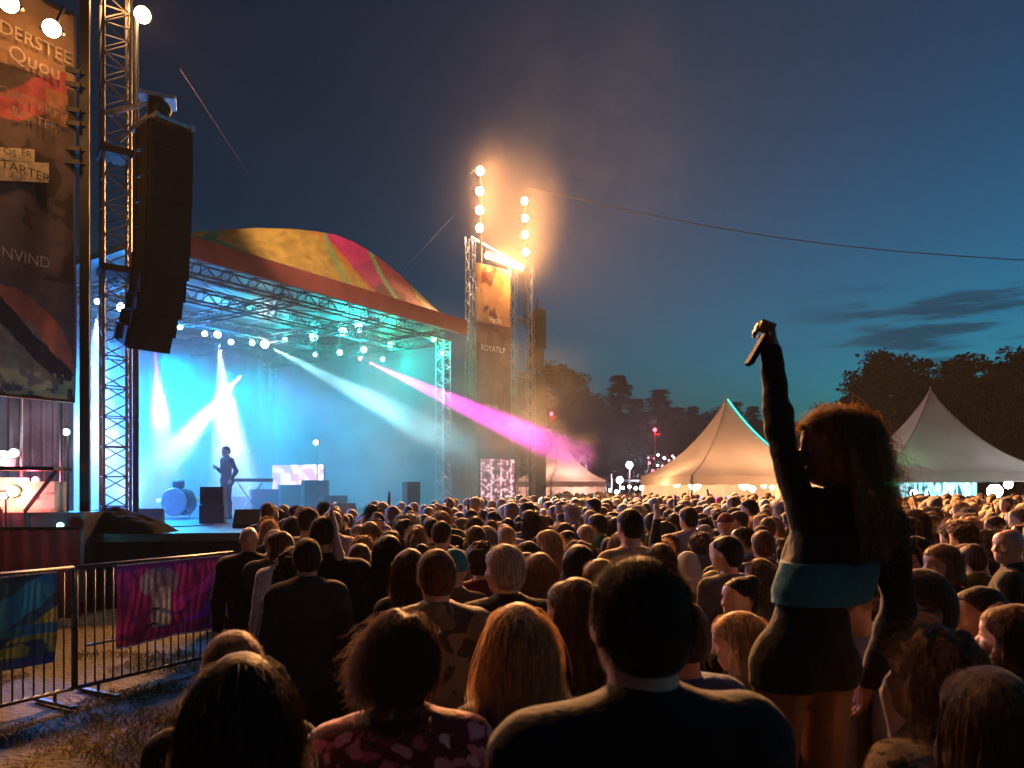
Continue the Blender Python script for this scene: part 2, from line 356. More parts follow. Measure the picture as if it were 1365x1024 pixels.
mb = MB(); ins = [(x*.995-.03, y*.995+.1) for x, y in deckpoly]
for (a, b) in zip(ins, ins[1:]+ins[:1]):      # pleated skirt
    a = Vector((*a, 0)); b = Vector((*b, 0)); n = max(2, int((b-a).length/.09)); t = (b-a).normalized(); nn = Vector((t.y, -t.x, 0)); P = []; Fs = []
    for i in range(n+1):
        p = a.lerp(b, i/n)+nn*(.03*math.sin(i*2.1)+.02*math.sin(i*.7)); P += [p, p+Vector((0, 0, DK-.145))]
    mb.add(P, [(2*i, 2*i+2, 2*i+3, 2*i+1) for i in range(n)])
mb.obj('skirt', M['drape'], stage)
# back and right-hand side walls
mb = MB(); wallm = mat('grey stage cloth', (.16, .17, .19), .9, 0, .15, .8, .2)
def sheet_wall(a, b, z0, z1):
    P = []; n = 60
    for i in range(n+1):
        p = a.lerp(b, i/n)+EN*(.05*math.sin(i*1.9)); P += [p+Vector((0, 0, z0)), p+Vector((0, 0, z1))]
    mb.add(P, [(2*i, 2*i+2, 2*i+3, 2*i+1) for i in range(n)])
sheet_wall(st(-1, SD), st(SL+.2, SD), DK, 8.0); mb.obj('back_wall', wallm, stage)
mb = MB(); sheet_wall(st(SL+.25, .9), st(SL+.25, SD), DK, 8.0); mb.obj('side_wall', wallm, stage)
# ceiling sheet and the arched roof
mb = MB(); mb.box(st(SL/2, SD/2+.2, 8.18), (SL+.6, SD-.3, .05), ax=(EX, EN, Vector((0, 0, 1)))); mb.obj('ceiling', mat('pale underside tarpaulin', (.10, .13, .14), .5, 0, .25, 1.2, .4), stage)
mb = MB(); mb.box(st(SL/2+.06, -.06, 8.09), (SL+.5, .12, .54), ax=(EX, EN, Vector((0, 0, 1)))); mb.obj('fascia', mat('maroon fascia cloth', (.30, .075, .065), .8, 0, .15, 2, .1, transl=.1), stage)
prof = [(236, 313), (262, 308), (300, 304), (350, 301.5), (400, 303), (430, 306.5), (455, 311), (480, 321), (500, 333), (520, 347), (545, 369), (570, 393), (592, 414), (608, 430)]
PS = []
for px, py in prof: s, d = on_plane(px, 0); PS.append((s, atz(py, d)))
ps = np.array([p[0] for p in PS]); pz = np.array([p[1] for p in PS])
def arch(u):
    s = u*(SL+.2)-.05; return s, np.maximum(np.interp(s, ps, pz), 8.365)
def roofpic(u, v):  # colour segments laid across the roof front
    c = np.zeros((len(u), 3)); w = u+.0*v; k = .035*(fbm(u*9, v*4, 2)-.5)
    ochre = np.array((.62, .38, .08)); pink = np.array((.80, .055, .22)); dred = np.array((.42, .08, .07)); org = np.array((.75, .24, .04)); grn = np.array((.03, .30, .16)); yel = np.array((.75, .50, .08)); mar = np.array((.20, .05, .045))
    tex = (.55+.8*fbm(u*30, v*7, 4))[:, None]
    a = w+.20*v
    c[:] = ochre*tex
    m = (a < .20) | ((np.abs(u-.085-.03*v) < .018)); c[m] = (grn*.8+np.array((.05, .03, .01)))
    m = a > .60; c[m] = org
    m = a > .63; c[m] = pink
    m = (u-.24*v > .42) & (a > .62); c[m] = pink*.75
    m = (u > .62+.0*v) & (u+.10*v > .70); c[m] = dred*tex[m]*1.25
    m = (u-.10*v > .60) & (v < .35) & (u < .74); c[m] = mar
    m = (v > .52) & (u > .80); c[m] = yel*tex[m]
    for s0, k0, wd in ((.50, -.06, .008), (.70, -.09, .011), (.865, -.07, .012), (.93, -.05, .008)):
        m = np.abs(u-s0-k0*v) < wd; c[m] = grn*1.1+yel*.35
    return c
def roofP(u, v):
    s, z = arch(u); zz = 8.365+(z-8.365)*v; bow = .25*np.sin(v*1.57)
    return np.array(F0)[None]+np.outer(s, EX)+np.outer(bow, EN)+np.stack([0*zz, 0*zz, zz], -1)
V, Fs, c = grid_sheet(roofP, 160, 26, roofpic); mesh_obj('roof_front', V, Fs, M['vinyl'], stage, True, col=c)
def roofB(u, v):
    s, z = arch(u); z = z-(z-8.365)*.8*v
    return np.array(F0)[None]+np.outer(s, EX)+np.outer(.25+v*(SD-.2), EN)+np.stack([0*z, 0*z, z], -1)
V, Fs, c = grid_sheet(roofB, 60, 12, lambda u, v: np.tile((.3, .12, .08), (len(u), 1))); mesh_obj('roof_top', V, Fs, M['vinyl'], stage, True, col=c)
mb = MB(); pts = [st(-.12, n, 8.30+.10*math.sin(n*.28)) for n in np.linspace(.3, SD, 14)]; mb.path(pts, .09, 8); mb.obj('roof_edge_roll', mat('tarpaulin roll with painted green light', (.05, .5, .32), .5, 0, .1, 3, transl=.2), stage, True)  # green light falling on the roof edge is put into its colour
# roof lattice under the ceiling: beams and hanging cables
mc, mw = MB(), MB()
for n in (.55, 3.0, 6.0, 9.2): truss(mc, mw, st(.1, n, 7.78), st(SL, n, 7.78), .38, 26, EN, (0, 0, 1), .03, .014)
for s in (.3, 4.0, 7.6, SL-.25): truss(mc, mw, st(s, .6, 7.62), st(s, SD-.3, 7.62), .3, 22, EX, (0, 0, 1), .025, .012)
for i in range(26):
    a = st(random.random()*SL, .5+random.random()*5, 7.97); b = st(random.random()*SL, .5+random.random()*6, 7.97); mid = a.lerp(b, .5)-Vector((0, 0, .1+.25*random.random()))
    mw.path([a, a.lerp(mid, .6)-Vector((0, 0, .06)), mid, mid.lerp(b, .5)-Vector((0, 0, .05)), b], .012, 4)
mc.obj('roof_beam_chords', M['beam'], stage); mw.obj('roof_beam_lattice', M['beam'], stage)
# corner legs
for s, n in ((SL-.25, .55), (.3, SD-.4), (SL-.2, SD-.5)):
    mc, mw = MB(), MB(); truss(mc, mw, st(s, n, DK), st(s, n, 7.6), .38, 24, EX, EN, .028, .013)
    g = mc.obj('corner_leg', M['alu'], stage); mw.obj('leg_lattice', M['alu'], g)
# stage lamps
LS = [(130, 402, 'violet', 0, 1.1), (162, 410, 'blue', 0, 1.7), (240, 436, 'blue', 1, 1.0), (273, 445, 'violet', 1, 1.0), (290, 446, 'blue', 1, 1.3), (308, 456, 'blue', 1, 1.0), (336, 457, 'cyan', 1, 1.0), (353, 459, 'white', 1, 1.5), (380, 454, 'cyan', 1, 1.1),
      (418, 449, 'cyan', 1, 1.7), (457, 442, 'cyan', 2, 1.6), (478, 437, 'cyan', 2, 1.7), (420, 473, 'cyan', 2, .7), (453, 470, 'cyan', 2, 1.0), (485, 466, 'cyan', 2, 1.1), (510, 479, 'cyan', 2, .8), (520, 460, 'teal', 2, 1.1), (555, 473, 'teal', 2, .9), (578, 452, 'teal', 3, 1.1), (590, 471, 'teal', 3, 1.0), (480, 478, 'pinkl', 2, .7), (205, 452, 'pinkl', 2, .9)]
GLOW = {'violet': (.04, .30, 1), 'blue': (.02, .42, 1), 'cyan': (.01, .85, .80), 'teal': (.01, 1, .5), 'white': (.75, .97, 1), 'pinkl': (1, .12, .75)}
SLPOS = {}
landmark = ['seen between the banner and the truss tower', 'seen through the truss tower', 'just right of the hanging speaker stack', 'second right of the hanging speaker stack', 'third right of the hanging speaker stack, shining a thin white beam', 'dimmer, fourth right of the hanging speaker stack',
            'just left of the wide white beam', 'throwing the wide white beam', 'just right of the wide beam', 'large, glowing under the middle of the roof', 'left of the two brightest near the roof edge', 'right of the two brightest near the roof edge', 'small, hanging low under the large middle lamp',
            'low, third from the magenta beam', 'just above the start of the magenta beam', 'small and low, right of the magenta beam', 'above and right of the magenta beam', 'low, before the last pair at the right', 'highest of the pair by the right stage leg', 'lowest of the pair by the right stage leg', 'throwing the magenta beam', 'throwing the pink beam behind the speaker stack']
CN = {'violet': 'violet white', 'blue': 'blue white', 'cyan': 'cyan', 'teal': 'green', 'white': 'dazzling white', 'pinkl': 'magenta'}
for (px, py, c, depth, sz), lm in zip(LS, landmark):
    s, d = on_plane(px, (3.2, 5.9, 3.1, .7)[depth] if depth else 5.9)
    if depth == 0: d = 20.5
    p = at(px, py, d); SLPOS[(px, py)] = p
    t = thing('stage_lamp', f'{CN[c]} stage lamp {lm}', 'stage lamp', p, 0, 'stage lamps')
    look = (Vector((2, 0, 1.2))-p).normalized(); r = .085*sz*d/24
    mb = MB(); mb.lathe([(r*.55, -.34*sz), (r*.95, -.30*sz), (r*1.12, -.03), (r*1.16, .02), (r*1.0, .02), (r*.98, -.01)], 14, p, look); mb.obj('lamp_can', M['black'], t, True)
    mb = MB(); mb.lathe([(r*.98, -.02), (r*.9, .012), (r*.5, .03), (r*.02, .04)], 14, p, look); mb.obj('lens', M[c], t)
    mb = MB(); side = look.cross(Vector((0, 0, 1))).normalized(); up = Vector((0, 0, 1))
    mb.path([p+side*r*1.3-look*.15, p+side*r*1.3-look*.15+up*(r+.16), p-side*r*1.3-look*.15+up*(r+.16), p-side*r*1.3-look*.15], .014, 5)
    if p.z < 7.5: mb.tube(p-look*.15+up*(r+.16), Vector((p.x, p.y, 7.5))-Vector((look.x, look.y, 0))*.15, .018, 6)
    mb.obj('yoke', M['black'], t)
    if c != 'pinkl': light('glow', 'POINT', p+look*.12, GLOW[c], {0: 260, 1: 330, 2: 420, 3: 160}[depth]*sz*GK if px != 353 else 300*GK, r=r, parent=t)
# beams
def beam(name, a, b, col, P, size, blend=.6): light(name, 'SPOT', Vector(a)+(Vector(b)-Vector(a)).normalized()*.35, col, P, b, size, blend, .04)
beam('white_beam', at(353, 459, SLPOS[(353, 459)].y), at(575, 575, 24.5), (.45, .95, 1), 7000*BK, 10, 1)
beam('magenta_beam', at(480, 478, SLPOS[(480, 478)].y), at(770, 610, 27), (1, .04, .62), 24000*BK, 10, .9)
beam('pink_beam', at(205, 452, SLPOS[(205, 452)].y), at(221, 640, 24), (1, .02, .55), 2000*BK, 17, 1)
beam('white_shaft', at(290, 446, SLPOS[(290, 446)].y), at(312, 640, 24.5), (.70, .88, 1), 6500*BK, 20, 1)
beam('white_cross_beam', at(330, 490, 27.5), at(225, 612, 25), (.70, .92, 1), 6500*BK, 17, 1)
beam('left_wash', at(130, 402, 20.5), at(128, 640, 22), (.45, .55, 1), 3000*BK, 26)
for s, n, tx, c, k in ((.5, 8.5, (-1, 5, 1.5), (.03, .20, 1), 2.2), (3.0, 9.2, (2.0, 4, 1.5), (.02, .26, 1), 1.8), (5.5, 9.2, (5, 4, 1.5), (.0, .50, .85), 1.1), (8, 9.2, (7.5, 4, 1.5), (.0, .42, .55), .5), (10.3, 9.2, (9.5, 3.5, 1.5), (.05, .10, .5), .4), (-3.5, 7, (-3, 3, 2), (.06, .28, 1), 2.6)):
    light('added_back_wash', 'SPOT', st(s, n, 7.1), c, 6500*k*SK, st(*tx), 95, 1.0, .2, parent=stage)  # unseen spots without lamp bodies, added to turn the stage smoke blue
for s, n, c, k in ((2.5, 3, (.3, .5, 1), 1.3), (6, 2, (.15, .4, 1), .8), (9, 4, (.2, .3, .9), .5)):
    light('added_floor_wash', 'SPOT', st(s, n+3, DK+.25), c, 1500*k*SK, st(s-.5, n+5, 4.5), 110, 1.0, .2, parent=stage)  # unseen uplights added to brighten the smoke from the floor
# ---------------------------------------------------------------- stage smoke: air in the stage house
def puffs(t, v, d):
    def node(k, **kw): n = t.nodes.new(k); [setattr(n, a, b) for a, b in kw.items()]; return n
    def rng_(src, a, b, c, e):
        r = node('ShaderNodeMapRange', interpolation_type='SMOOTHSTEP'); t.links.new(src, r.inputs[0])
        for i, q in enumerate((a, b, c, e)): r.inputs[i+1].default_value = q
        return r.outputs[0]
    def mul(a, b): m = node('ShaderNodeMath', operation='MULTIPLY'); t.links.new(a, m.inputs[0]); t.links.new(b, m.inputs[1]); return m.outputs[0]
    c = node('ShaderNodeTexCoord'); n = node('ShaderNodeTexNoise'); n.inputs['Scale'].default_value = .42; n.inputs['Detail'].default_value = 3; n.inputs['Roughness'].default_value = .55
    t.links.new(c.outputs['Object'], n.inputs[0])
    g = node('ShaderNodeMapping', vector_type='TEXTURE'); g.inputs['Location'].default_value = tuple(F0); g.inputs['Rotation'].default_value = (0, 0, math.atan2(EX.y, EX.x)); t.links.new(c.outputs['Object'], g.inputs[0])
    x = node('ShaderNodeSeparateXYZ'); t.links.new(g.outputs[0], x.inputs[0])
    w = mul(rng_(x.outputs[0], SL-.5, SL+8.5, 1, 0), rng_(x.outputs[1], -4.5, 1.6, 0, 1)); w = mul(w, rng_(x.outputs[0], -6, 0, 0, 1)); w = mul(w, rng_(x.outputs[2], 3.0, 7.6, 1, .12))
    w = mul(w, rng_(n.outputs['Fac'], .36, .66, d*.30, d*1.9)); t.links.new(w, v.inputs['Density'])
mb = MB(); poly = [tuple(st(-5, -7).xy), tuple(st(-5.5, SD-.2).xy), tuple(st(SL+9, SD-.2).xy), tuple(st(SL+9, -7).xy)]
slab(mb, poly[::-1], .02, 7.6); volume('stage_smoke', mb, .095, (.9, .95, 1), .1, puffs)
def cloud(c, sc, d, seed):
    def f(t, v, d):
        co = t.nodes.new('ShaderNodeTexCoord'); mp = t.nodes.new('ShaderNodeMapping'); mp.vector_type = 'TEXTURE'; mp.inputs['Location'].default_value = tuple(c); mp.inputs['Scale'].default_value = sc; g = t.nodes.new('ShaderNodeVectorMath'); g.operation = 'LENGTH'
        t.links.new(co.outputs['Object'], mp.inputs[0]); t.links.new(mp.outputs[0], g.inputs[0]); n = t.nodes.new('ShaderNodeTexNoise'); n.noise_dimensions = '4D'; n.inputs['W'].default_value = seed; n.inputs['Scale'].default_value = .75; n.inputs['Detail'].default_value = 4; t.links.new(co.outputs['Object'], n.inputs['Vector'])
        m = t.nodes.new('ShaderNodeMath'); m.operation = 'MULTIPLY_ADD'; t.links.new(n.outputs['Fac'], m.inputs[0]); m.inputs[1].default_value = -1.6; t.links.new(g.outputs['Value'], m.inputs[2]); r = t.nodes.new('ShaderNodeMapRange'); r.interpolation_type = 'SMOOTHSTEP'; t.links.new(m.outputs[0], r.inputs[0])
        for i, q in enumerate((-.7, -.02, d, 0)): r.inputs[i+1].default_value = q
        t.links.new(r.outputs[0], v.inputs['Density'])
    mb = MB(); mb.box(c, tuple(2*q for q in sc)); volume('smoke_cloud', mb, d, (.95, .97, 1), 0, f)
cloud(at(268, 580, 25.4), (2.7, 2.0, 2.1), .8, 1.0); cloud(at(306, 560, 24.0), (1.4, 1.4, 2.6), .8, 2.0); cloud(at(215, 590, 22.5), (1.3, 1.2, 2.6), .35, 3.0); cloud(at(668, 585, 27.6), (4.6, 3.0, 2.6), .12, 6.0); cloud(at(128, 590, 21.5), (1.6, 1.2, 1.5), .6, 4.0)
# ---------------------------------------------------------------- things on the stage
def on_deck(px, py): d = (CAM_H-DK)/((py-HY)/F); return Vector((atx(px, d), d, DK))
# rear screen
p = at(400, 672, 30.2); t = thing('stage_screen', 'bright pinkish white video screen at the back of the stage', 'screen', (p.x, p.y, DK))
a = at(363, 620, 30.6); b = at(431, 620, 30.0); z0 = atz(676, 30.3); ux = (Vector((b.x, b.y, 0))-Vector((a.x, a.y, 0)))
def scr(u, v): 
    q = fbm(u*9, v*7, 21, 5); c = np.stack([.95-.5*(q > .55)*(q-.4)*3, .72-.5*(q > .50), .86-.4*(q > .52)], -1); c = np.clip(c, .12, 1); m = q < .42; c[m] = (1, .9, .97); return c
V, Fs, c = grid_sheet(lambda u, v: np.array((a.x, a.y, 0))[None]+np.outer(u, ux)+np.stack([0*u, 0*u, z0+(a.z-z0)*v], -1), 70, 60, scr)
mesh_obj('picture', V, Fs, em_picture('stage screen picture', 3.0), t, col=c)
mb = MB(); cc = (a+b)/2; mb.box((cc.x+.03, cc.y+.09, (a.z+z0)/2), (ux.length+.1, .12, a.z-z0+.1), math.atan2(ux.y, ux.x)); mb.obj('casing', M['black'], t)
p = at(421, 590, 29.5); t = thing('stage_lamp', 'single blue white lamp high behind the stage screen', 'stage lamp', p, 0, 'stage lamps'); mb = MB(); mb.ball(p, .10); mb.obj('lens', M['blue'], t); mb = MB(); mb.lathe([(.05, .5), (.12, .3), (.13, .05)], 12, p, (0, 1, .1)); mb.tube(p+Vector((0, .2, 0)), (p.x, p.y+.2, DK), .025); mb.obj('lamp_can', M['black'], t)
# monitor and amplifier stacks, drum kit, keyboard table
def cab(t, c, w, d, h, rz, n=1):
    mb = MB(); mb.box(c+Vector((0, 0, h/2)), (w, d, h), rz); mb.obj('cabinet', M['black'], t)
    y = Vector((-math.sin(rz), math.cos(rz), 0)); mb = MB(); mb.box(c+Vector((0, 0, h/2))-y*(d/2+.012), (w*.9, .02, h*.9), rz); mb.obj('grille', M['grille'], t)
def stack(px, py, w, h, label, rz=.3, n=2):
    p = on_deck(px, py); 
    for k in range(n):
        q = p+Vector((0, 0, h/n*k)); t = thing('amplifier', label if n == 1 else label+(', lower one' if k == 0 else ', upper one'), 'amplifier', q, 0, 'amplifiers on the stage'); cab(t, q+Vector((0, 0, .004*k)), w*(1-.06*k), .5, h/n-.006, rz)
stack(284, 697, .52, .82, 'black speaker cabinet stacked beside the standing singer', .25, 2)
for px, py, w, h, lb in ((352, 683, .8, .75, 'black amplifier left of the stage screen'), (393, 681, 1.0, .9, 'black amplifier in front of the stage screen middle'), (420, 682, .8, 1.05, 'black amplifier covering the stage screen corner'), (372, 680, .55, .6, 'low amplifier in front of the left edge of the stage screen'),
    (444, 683, .8, .55, 'low amplifier right of the stage screen'), (322, 682, .6, .5, 'low amplifier behind the singer'), (548, 682, .45, 1.0, 'tall narrow amplifier at the right of the stage')): stack(px, py, w, h, lb, .5, 1)
p = on_deck(239, 690); t = thing('bass_drum', 'round bass drum standing on the blue lit stage', 'drum', p)
mb = MB(); mb.lathe([(.02, -.2), (.34, -.2), (.36, -.19), (.36, .19), (.34, .2), (.02, .2)], 32, p+Vector((0, 0, .42)), (.25, 1, 0)); mb.obj('shell', M['black'], t, True)
mb = MB()
for k in (-.21, .21): mb.lathe([(.345, -.02), (.375, -.02), (.375, .02), (.345, .02)], 32, p+Vector((0, 0, .42))+Vector((.25, 1, 0)).normalized()*k, (.25, 1, 0))
mb.obj('hoop', M['alu'], t, True); mb = MB()
for sx in (-.25, .25): mb.tube(p+Vector((sx, -.15, .35)), p+Vector((sx*1.5, -.25, 0)), .015)
mb.obj('spur', M['alu'], t)
for dx, h, lb in ((.0, .94, 'small tom drum mounted on top of the bass drum'),):
    q = p+Vector((dx, -.03, h-.14)); t = thing('tom_drum', lb, 'drum', q); mb = MB(); mb.lathe([(.14, 0), (.15, .01), (.15, .18), (.14, .19)], 18, q, (.1, -.3, 1)); mb.obj('shell', M['black'], t, True); mb = MB(); mb.tube(q, q-Vector((dx*.5, 0, .12)), .015); mb.obj('mount', M['alu'], t)
for px, py, lb in ((222, 668, 'cymbal on a stand left of the bass drum'), (255, 664, 'cymbal on a stand right of the bass drum')):
    q = at(px, py, 20.5); t = thing('cymbal_stand', lb, 'cymbal', (q.x, q.y, DK), 0, 'cymbals'); mb = MB(); mb.lathe([(.26, 0), (.25, .008), (.05, .03), (.015, .04)], 20, q, (.2, -.3, 1)); mb.obj('cymbal', mat('cymbal brass '+lb[-12:], (.6, .42, .12), .3, 1), t, True); mb = MB(); mb.tube((q.x, q.y, DK+.3), q, .012)
    for k in range(3): mb.tube((q.x, q.y, DK+.35), (q.x+.3*math.cos(k*2.1), q.y+.3*math.sin(k*2.1), DK), .01)
    mb.obj('stand', M['alu'], t)
p = on_deck(328, 690); t = thing('keyboard_table', 'keyboard on a tall stand right of the singer', 'keyboard', p)
mb = MB(); mb.box(p+Vector((0, .3, 1.0)), (1.15, .4, .09), .15); mb.obj('keyboard', M['case'], t); mb = MB()
mb.tube(p+Vector((-.35, .3, 0)), p+Vector((.35, .3, .95)), .02); mb.tube(p+Vector((.35, .3, 0)), p+Vector((-.35, .3, .95)), .02); mb.obj('stand', M['alu'], t)
def wedge(px, py, lb, rz):
    p = on_deck(px, py); t = thing('stage_monitor', lb, 'monitor', p, rz, 'stage monitors'); mb = MB(); w = .5
    pr = [(-.25, 0), (.25, 0), (.22, .3), (.05, .36), (-.25, .08)]; Mx = Matrix.Translation(p) @ Matrix.Rotation(rz, 4, 'Z')
    P = [Mx @ Vector((sx*w/2, y, z)) for sx in (-1, 1) for y, z in pr]; mb.add(P, [(4, 3, 2, 1, 0), (5, 6, 7, 8, 9)]+[(k, (k+1) % 5, 5+(k+1) % 5, 5+k) for k in range(5)]); mb.obj('cabinet', M['grille'], t)
wedge(200, 701, 'wedge monitor at the stage edge right of the truss tower', .3); wedge(330, 703, 'wedge monitor in front of the singer', .2); wedge(462, 688, 'wedge monitor far right on the stage', .4)
p = on_deck(293, 700); mb = MB(); q = [p+Vector((-.1-.06*k, -.1-.12*k+.1*math.sin(k), .012)) for k in range(16)]; mb.path(q, .012, 5); tag(mb.obj('stage_cable', M['wire']), 'black cable lying on the stage floor by the speaker cabinets', 'cable')
# ---------------------------------------------------------------- truss tower and hanging line array at the left
D = 13.9; tz = 12.2
ta = Vector((atx(154, D), D, 0)); t = thing('truss_tower', 'tall square lattice truss tower lit warm at its top, left of the hanging speakers', 'truss tower', ta)
mc, mw = MB(), MB(); r1 = Vector((math.cos(.62), math.sin(.62), 0)); r2 = Vector((-r1.y, r1.x, 0)); truss(mc, mw, ta+Vector((0, 0, .1)), ta+Vector((0, 0, tz)), .44, 44, r1, r2, .028, .013); mc.obj('chords', M['tower'], t); mw.obj('lattice', M['tower'], t)
mb = MB(); mb.box(ta+Vector((0, 0, .05)), (1.3, 1.3, .1), .62); mb.obj('base_plate', M['steel'], t)
for z in (6.1, 8.25):
    mb = MB(); mb.box(ta+Vector((0, 0, z)), (.56, .56, .12), .62); mb.obj('sleeve_block', M['black'], t)
pp = Vector((atx(181, 14.6), 14.6, 0)); q = thing('lamp_post', 'slim grey pole behind the truss tower carrying one warm floodlight', 'lamp post', pp); ph = at(190, 20, 14.6)
mb = MB(); mb.tube(pp, (pp.x, pp.y, ph.z-.05), .055, 10); mb.obj('pole', M['beam'], q, True)
mb = MB(); mb.tube((pp.x, pp.y, ph.z-.1), ph+Vector((.05, .1, .1)), .04); mb.obj('bracket', M['black'], q)
FL = []
def flood(p, look, label, power, group, size=150, r=.17, k=1.0, parent=None, col=(1, .42, .13)):
    t = thing('floodlight', label, 'floodlight', p, 0, group); look = Vector(look).normalized()
    mb = MB(); mb.lathe([(r*.45, -r*1.5), (r*.8, -r*1.3), (r*1.1, -.02), (r*1.16, .015), (r*1.03, .015), (r*1.0, -.01)], 16, p, look); mb.obj('housing', M['black'], t, True)
    mb = MB(); mb.lathe([(r, -.015), (r*.92, r*.12), (r*.55, r*.3), (r*.02, r*.36)], 16, p, look); mb.obj('lens', M['warm'], t, True)
    mb = MB(); s = look.cross(Vector((0, 0, 1))).normalized()
    mb.path([p+s*r*1.2-look*r*.4, p+s*r*1.25-look*r*1.8, p-s*r*1.25-look*r*1.8, p-s*r*1.2-look*r*.4], .018, 6); mb.obj('yoke', M['black'], t)
    light('beam', 'SPOT', p+look*(r*.42), col, power, p+look*5, size, .7, r*.8, parent=t)
    return t
flood(ph, (8.3, -12, -8.6), 'warm floodlight on the pole above the truss tower', 6500*WK, 'floodlights at the left', 66, .15); light('roof_wash', 'SPOT', ph+Vector((.25, .3, 0)), (1, .68, .42), 5200*WK, st(6.2, 0, 9.2), 42, .8, .12, parent=q); light('tower_wash', 'POINT', ph+Vector((-.15, -.75, -.3)), (1, .45, .14), 75*WK, r=.15, parent=q)
# the hoist, bumper frame and the curved array of speaker cabinets
t = thing('speaker_array', 'large black curved stack of hanging speakers beside the truss tower', 'speaker array', at(222, 200, 13.5))
face = Vector((.78, -.62, 0)).normalized(); sd = Vector((-face.y, face.x, 0))
arr = [(219, 190, 0), (219, 225, 0), (218, 259, 0), (217, 292, -1), (216, 324, -2), (214, 354, -4), (210, 382, -7), (205, 407, -11), (198, 430, -16), (191, 449, -22)]
for k, (px, py, tilt) in enumerate(arr):
    c = at(px, py, 13.5); dn = face*math.cos(R(tilt))+Vector((0, 0, math.sin(R(tilt)))); up = sd.cross(dn)*-1
    if up.z < 0: up = -up
    h = .47 if k < 7 else .37
    mb = MB(); w = .76; d = .60; P = []
    for sx in (-1, 1):
        for y, z in ((-d/2, -h*.40), (d/2, -h*.5), (d/2, h*.5), (-d/2, h*.40)): P.append(c+sd*sx*w/2+dn*y+up*z)
    mb.add(P, [(3, 2, 1, 0), (4, 5, 6, 7)]+[(i, (i+1) % 4, 4+(i+1) % 4, 4+i) for i in range(4)]); o = mb.obj('speaker_cabinet', M['black'], t)
    mb = MB(); mb.box(c+dn*(d/2+.012), (w*.94, .02, h*.86), ax=(sd, dn, up)); mb.obj('grille', M['grille'], o)
    for sx in (-1, 1):
        for dy, lh in ((.2, .9), (-.22, .7)): MB().box(c+sd*sx*(w/2+.012)+dn*dy, (.02, .05, h*lh), ax=(sd, dn, up)).obj('rigging_link', M['black'], o)
top = at(217, 172, 13.5); mb = MB()
for sx in (-.32, .32): mb.box(top+sd*sx, (.07, .95, .09), ax=(sd, face, Vector((0, 0, 1))))
for y in (-.4, 0, .4): mb.box(top+face*y, (.7, .07, .07), ax=(sd, face, Vector((0, 0, 1))))
mb.obj('bumper_frame', M['steel'], t)
mb = MB(); hq = at(208, 152, 13.5); mb.box(hq, (.26, .22, .36), .6); mb.tube(hq+Vector((0, 0, .18)), hq+Vector((0, 0, .34)), .03); mb.lathe([(.10, -.1), (.14, -.08), (.14, .08), (.1, .1)], 14, hq+Vector((.16, -.1, .02)), (1, -.6, 0)); mb.tube(hq-Vector((0, 0, .18)), top, .02); mb.obj('chain_hoist', M['black'], t)
mb = MB(); cb = at(210, 134, 13.5); mb.box(cb, (.62, .5, .07), .4, ax=None); mb.tube(cb+Vector((-.1, 0, 0)), cb+Vector((-1.0, .25, -.12)), .05, 8); mb.tube(cb+Vector((-.1, .2, 0)), cb+Vector((-.95, .5, -.5)), .035, 8); mb.obj('outrigger_plate', M['steel'], t)
mb = MB(); cq = [at(184+1.5*math.sin(k*1.7), 190+k*17, 13.9) for k in range(12)]; mb.path(cq, .03, 6); mb.path([x+Vector((.07, .05, 0)) for x in cq], .02, 6); mb.obj('cable_loom', M['wire'], t)
# pile of covered gear at the tower foot
q = at(150, 706, 13.3); u, v = np.meshgrid(np.linspace(-1, 1, 40), np.linspace(-1, 1, 24)); u = u.ravel(); v = v.ravel()
z = DK+.42*np.clip(1-u*u, 0, 1)**.7*np.clip(1-v*v, 0, 1)**.6*(.55+.75*fbm(u*3, v*3, 8)); V = np.stack([q.x+u*.95, q.y+.1+v*.45, z-.0], -1); Fs = [(j*40+i, j*40+i+1, (j+1)*40+i+1, (j+1)*40+i) for j in range(23) for i in range(39)]
V2 = np.array(V); V2[:, 2] = DK+.003; n = len(V)
tag(mesh_obj('gear_cover', np.concatenate([V, V2]), Fs+[tuple(i+n for i in f[::-1]) for f in Fs], M['drape'], smooth=True), 'black cover heaped over gear at the foot of the truss tower', 'cover')
# ---------------------------------------------------------------- banner tower at the far left
B1 = Vector((atx(99, 12.9), 12.9, 0)); B0 = Vector((atx(-120, 10.9), 10.9, 0)); bx = (B0-B1); BL = bx.length; bx.normalize(); bn = Vector((-bx.y, bx.x, 0))
if bn.y > 0: bn = -bn
bt, bb = 10.2, atz(533, 12.7)
t = thing('banner_tower', 'scaffold tower faced with a huge dark printed festival banner', 'banner tower', B1)
mc, mw = MB(), MB(); pe = B1+Vector((.13, .1, 0)); mc.box(pe+Vector((0, 0, 6)), (.15, .12, 12), .3); truss(mc, mw, B0+Vector((0, .2, 0)), B0+Vector((0, .2, 12)), .3, 40, bx, bn, .03, .012); mc.obj('mast', M['black'], t); mw.obj('mast_lattice', M['black'], t)
for z in (bt, bb): MB().tube(B1+Vector((0, 0, z)), B0+Vector((0, 0, z)), .04, 8).obj('cross_bar', M['black'], t)
for k in range(6):
    mb = MB(); z = 9.2-k*.33+.1*(k % 2); mb.box(B1+Vector((.03, -.08, z)), (.22, .12, .08), .3); mb.tube(B1+Vector((.03, -.08, z)), B1+Vector((.16, .06, z+.02)), .02); mb.obj('clamp', M['black'], t)
